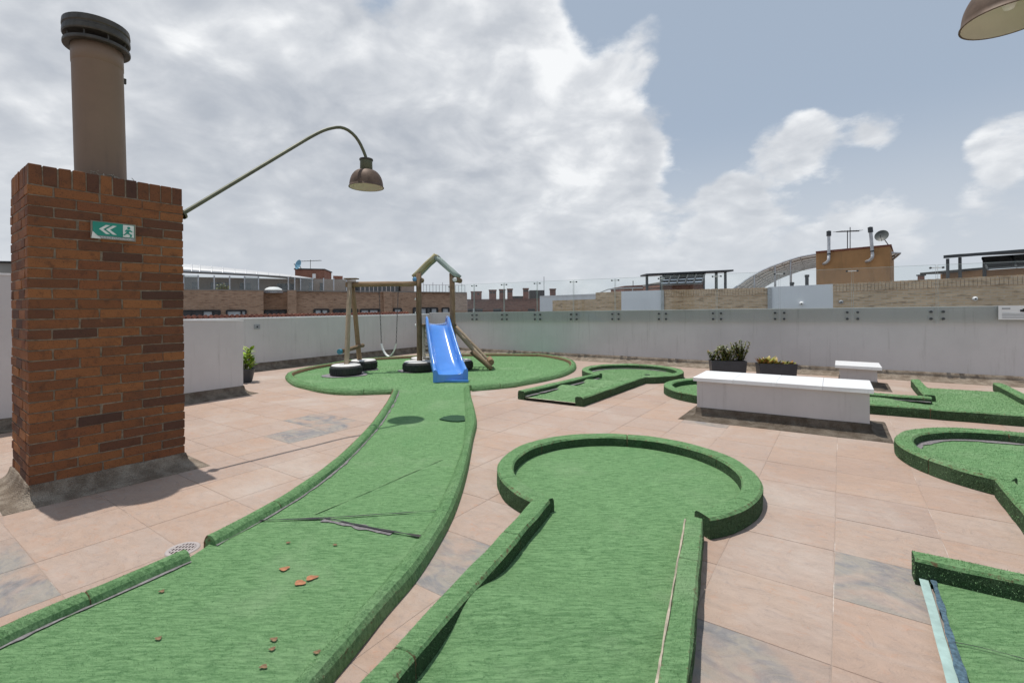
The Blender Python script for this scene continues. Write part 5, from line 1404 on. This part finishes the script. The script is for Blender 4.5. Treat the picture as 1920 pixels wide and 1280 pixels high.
t = thing('brick_penthouse', (*fa(580, 4), zA), 'square brown brick roof box carrying the blue dish and antenna', 'building')
a, b = PD(553, 505, 35), PD(608, 506, 35.4); line_wall(a, b, 3, 1, a.z, b.z).build('wall', 'far red brick', t, uv=True); line_wall(a + Vector((-.05, -.05, 0)), b + Vector((.05, -.05, 0)), 3.1, a.z - .02, a.z + .08, b.z + .08).build('roof_edge', 'roof dark', t)
p = PD(589, 517.5, 34.9); MB().box(p, (.10, 0, 0), (0, .06, 0), (0, 0, .16)).build('vent_box', 'white paint', t)
dish(561, 496.5, 9, 34.8, (-.5, -.75, .25), 'pale blue satellite dish on the brick roof box', PD(566, 506, 35), 'dish blue')
antenna(582, 487, 505, 565, 603, 35, 'thin television antenna above the brick roof box', 7)
t = thing('roof_rooms', (*fa(640, 4), zA), 'low grey brown roof rooms right of the curved sheet roof', 'building')
fbox(560, 668, 4, zA - .5, 3.42, 4.5).build('wall', 'grey stucco', t); fbox(668, 720, 3, zA - .5, 3.1, 5.5).build('wall', 'far brick', t, uv=True)
a = fa(634, 4.3); MB().prism([fa(625, 4.6), fa(643, 4.6), fa(643, 6), fa(625, 6)], 3.425, 3.68).build('roof_box', 'far red brick', t, uv=True)
for p0, p1 in ((580, 588), (600, 606), (648, 656)): fbox(p0, p1, .05, zA, 3.15, 4.47).build('door', 'window dark', t)
t = thing('glazed_pavilion', (*fa(710, 2), zA), 'bluish glazed roof pavilion with a white top rail seen under the swing beam', 'building')
fbox(673, 748, 2, zA - .2, zA + .62, 2.5).build('wall', 'window dark', t); fbox(672, 749, 2.1, zA + .62, zA + .70, 2.45).build('roof_edge', 'white paint', t)
for px in range(676, 748, 8): fbox(px, px + 1.2, .08, zA - .2, zA + .62, 2.44).build('mullion', 'blind', t)
t = thing('grey_roof_box', (*fa(764, 2), zA), 'plain pale grey roof box left of the tall tower post', 'building')
fbox(753, 777, 2.5, zA - .2, zA + .55, 2.2).build('wall', 'grey stucco', t); fbox(752, 778, 2.7, zA + .55, zA + .6, 2.1).build('roof_edge', 'roof sheet', t)
t = thing('terrace_railing', (*fa(830, .4), zA), 'bare post railing on the brick roof between the tower posts', 'railing')
for i, px in enumerate(range(794, 874, 6)):
    q = fa(px, .5); bar(MB(), (q.x, q.y, zA), (q.x, q.y, zA + (.55 if i % 3 else .72)), .02).build('post', 'galvanised', t)
q0, q1 = fa(794, .5), fa(872, .5); bar(MB(), (*q0, zA + .55), (*q1, zA + .55), .018).build('top_rail', 'galvanised', t)
MB().prism([q0, q1, q1 + nA_ * .01, q0 + nA_ * .01], zA + .05, zA + .52).build('glass_pane', 'clear glass', t)
# small things on that terrace
q = fa(417, 1.2); t = thing('shrub', (*q, zA), 'low round shrub on the brick terrace below the curved roof', 'shrub')
m = MB(); st = MB()
for k in range(500):
    d = Vector((rl.gauss(0, 1), rl.gauss(0, 1), abs(rl.gauss(0, .7)))).normalized() * rl.uniform(.3, 1); c = Vector((q.x, q.y, zA + .02)) + Vector((d.x * .42, d.y * .3, d.z * .42)); leaf_fan(m, c, (rl.uniform(-1, 1), rl.uniform(-1, 1), rl.uniform(0, 1)), .1, .025, .2, 2)
bar(st, (q.x, q.y, zA - .1), (q.x, q.y, zA + .3), .02); m.build('crown', 'leaf dark', t); st.build('trunk', 'stem', t)
q = fa(513, 1.0); t = thing('roof_dome', (*q, zA), 'small white skylight dome on the brick terrace edge', 'skylight')
MB().lathe((q.x, q.y, zA + .05), [(.0, .22), (.25, .2), (.42, .12), (.5, 0)], 20).build('dome', 'white paint', t, smooth=True); MB().lathe((q.x, q.y, zA - .1), [(.52, 0), (.52, .16), (.48, .17)], 20).build('frame', 'galvanised', t)

# ---- far red brick block with chimneys
dB = 38.0
t = thing('red_brick_block', PD(960, 577, dB), 'far red brick block with a row of square chimneys', 'building'); t.location.z = WL[t].z = GZ
def bb(p0, p1, y0, dd, m, name, depth=2.0, zb=GZ, par=None):
    a, b = PD(p0, y0, dd), PD(p1, y0, dd); a.z = b.z = (a.z + b.z) / 2
    return line_wall(a, b, depth, zb, a.z, b.z).build(name, m, par or t, uv=True)
bb(876, 1036, 562.5, dB, 'far red brick', 'wall', 10)
MB().box((PD(876, 562, dB) + PD(1036, 562, dB)) / 2 + Vector((0, .1, .03)), (PD(1036, 562, dB) - PD(876, 562, dB)).to_2d().to_3d() / 2, (0, .2, 0), (0, 0, .04)).build('coping', 'clay', t)
zr = PD(960, 562.5, dB).z
for p0, p1, y in ((883, 902, 548), (917, 930, 545), (936, 947, 544), (951, 961, 543), (981, 991, 542)):
    c_ = bb(p0, p1, y, dB + .5, 'far red brick', 'chimney', .7, zr)
    a, b = PD(p0 - .8, y, dB + .45), PD(p1 + .8, y, dB + .45); a.z = b.z; line_wall(a, b, .8, a.z + .002, a.z + .09, a.z + .09).build('chimney_cap', 'clay', c_)
    for f in (.3, .7): q = a.lerp(b, f); MB().box((q.x, q.y + .03, q.z - .14), (.08, 0, 0), (0, .03, 0), (0, 0, .06)).build('vent_hole', 'roof dark', c_)
bb(993, 1021, 544, dB + 4, 'roof dark', 'water_tank', 2.5, zr); bb(961, 981, 555, dB + 3, 'roof dark', 'plant_box', 2, zr)
for p0, p1 in ((877, 905), (925, 940), (990, 1003), (1016, 1024)): bb(p0, p1, 579, dB - .04, 'window dark', 'window', .05, PD(900, 588, dB).z)
p0, p1 = PD(888, 580, dB - .07), PD(888, 590, dB - .07); MB().box((p0 + p1) / 2, (.05, 0, 0), (0, .02, 0), (0, 0, .3)).build('window_frame', 'white paint', t)
t = thing('lone_chimney', PD(1037, 550, 45), 'single red brick chimney standing right of the far chimney row', 'chimney'); 
c_ = bb(1032, 1042, 543, 45, 'far red brick', 'stack', .8, -2, t); a, b = PD(1031, 543, 44.9), PD(1043, 543, 44.9); line_wall(a, b, .9, a.z, a.z + .1, a.z + .1).build('cap', 'clay', t)
t = thing('white_parapet', PD(1065, 556, 36), 'white painted roof parapet behind the tan brick wall', 'wall')
a, b = PD(1012, 556, 36), PD(1118, 552, 34); line_wall(a, b, .3, -3, a.z, b.z).build('wall_body', 'white panel', t); line_wall(a - Vector((0, .04, 0)), b - Vector((0, .04, 0)), .4, a.z - .01, a.z + .05, b.z + .05).build('coping', 'white paint', t)
for px, y0, y1, d, lab in ((1020, 520, 545, 44, 'thin pole above the black tank of the far block'), (1187, 528, 540, 31, 'thin pole on the low red brick roof block')):
    t = thing('pole', PD(px, y1, d), lab, 'pole'); bar(MB(), PD(px, y1, d), PD(px, y0, d), .022).build('shaft', 'dark steel', t); MB().lathe(PD(px, y0, d), [(0, .06), (.04, .03), (.03, 0)], 8).build('tip', 'dark steel', t)
# dark roof edge at the far left
t = thing('dark_roof', PD(5, 500, 14), 'dark roof edge seen above the tall white wall at far left', 'building')
a, b = PD(-60, 492, 16), PD(60, 494, 16); line_wall(a, b, 4, -2, a.z, b.z).build('wall', 'grey stucco', t); line_wall(a - Vector((0, .1, 0)), b - Vector((0, .1, 0)), 4.2, a.z - .02, a.z + .06, b.z + .06).build('roof_edge', 'roof dark', t)
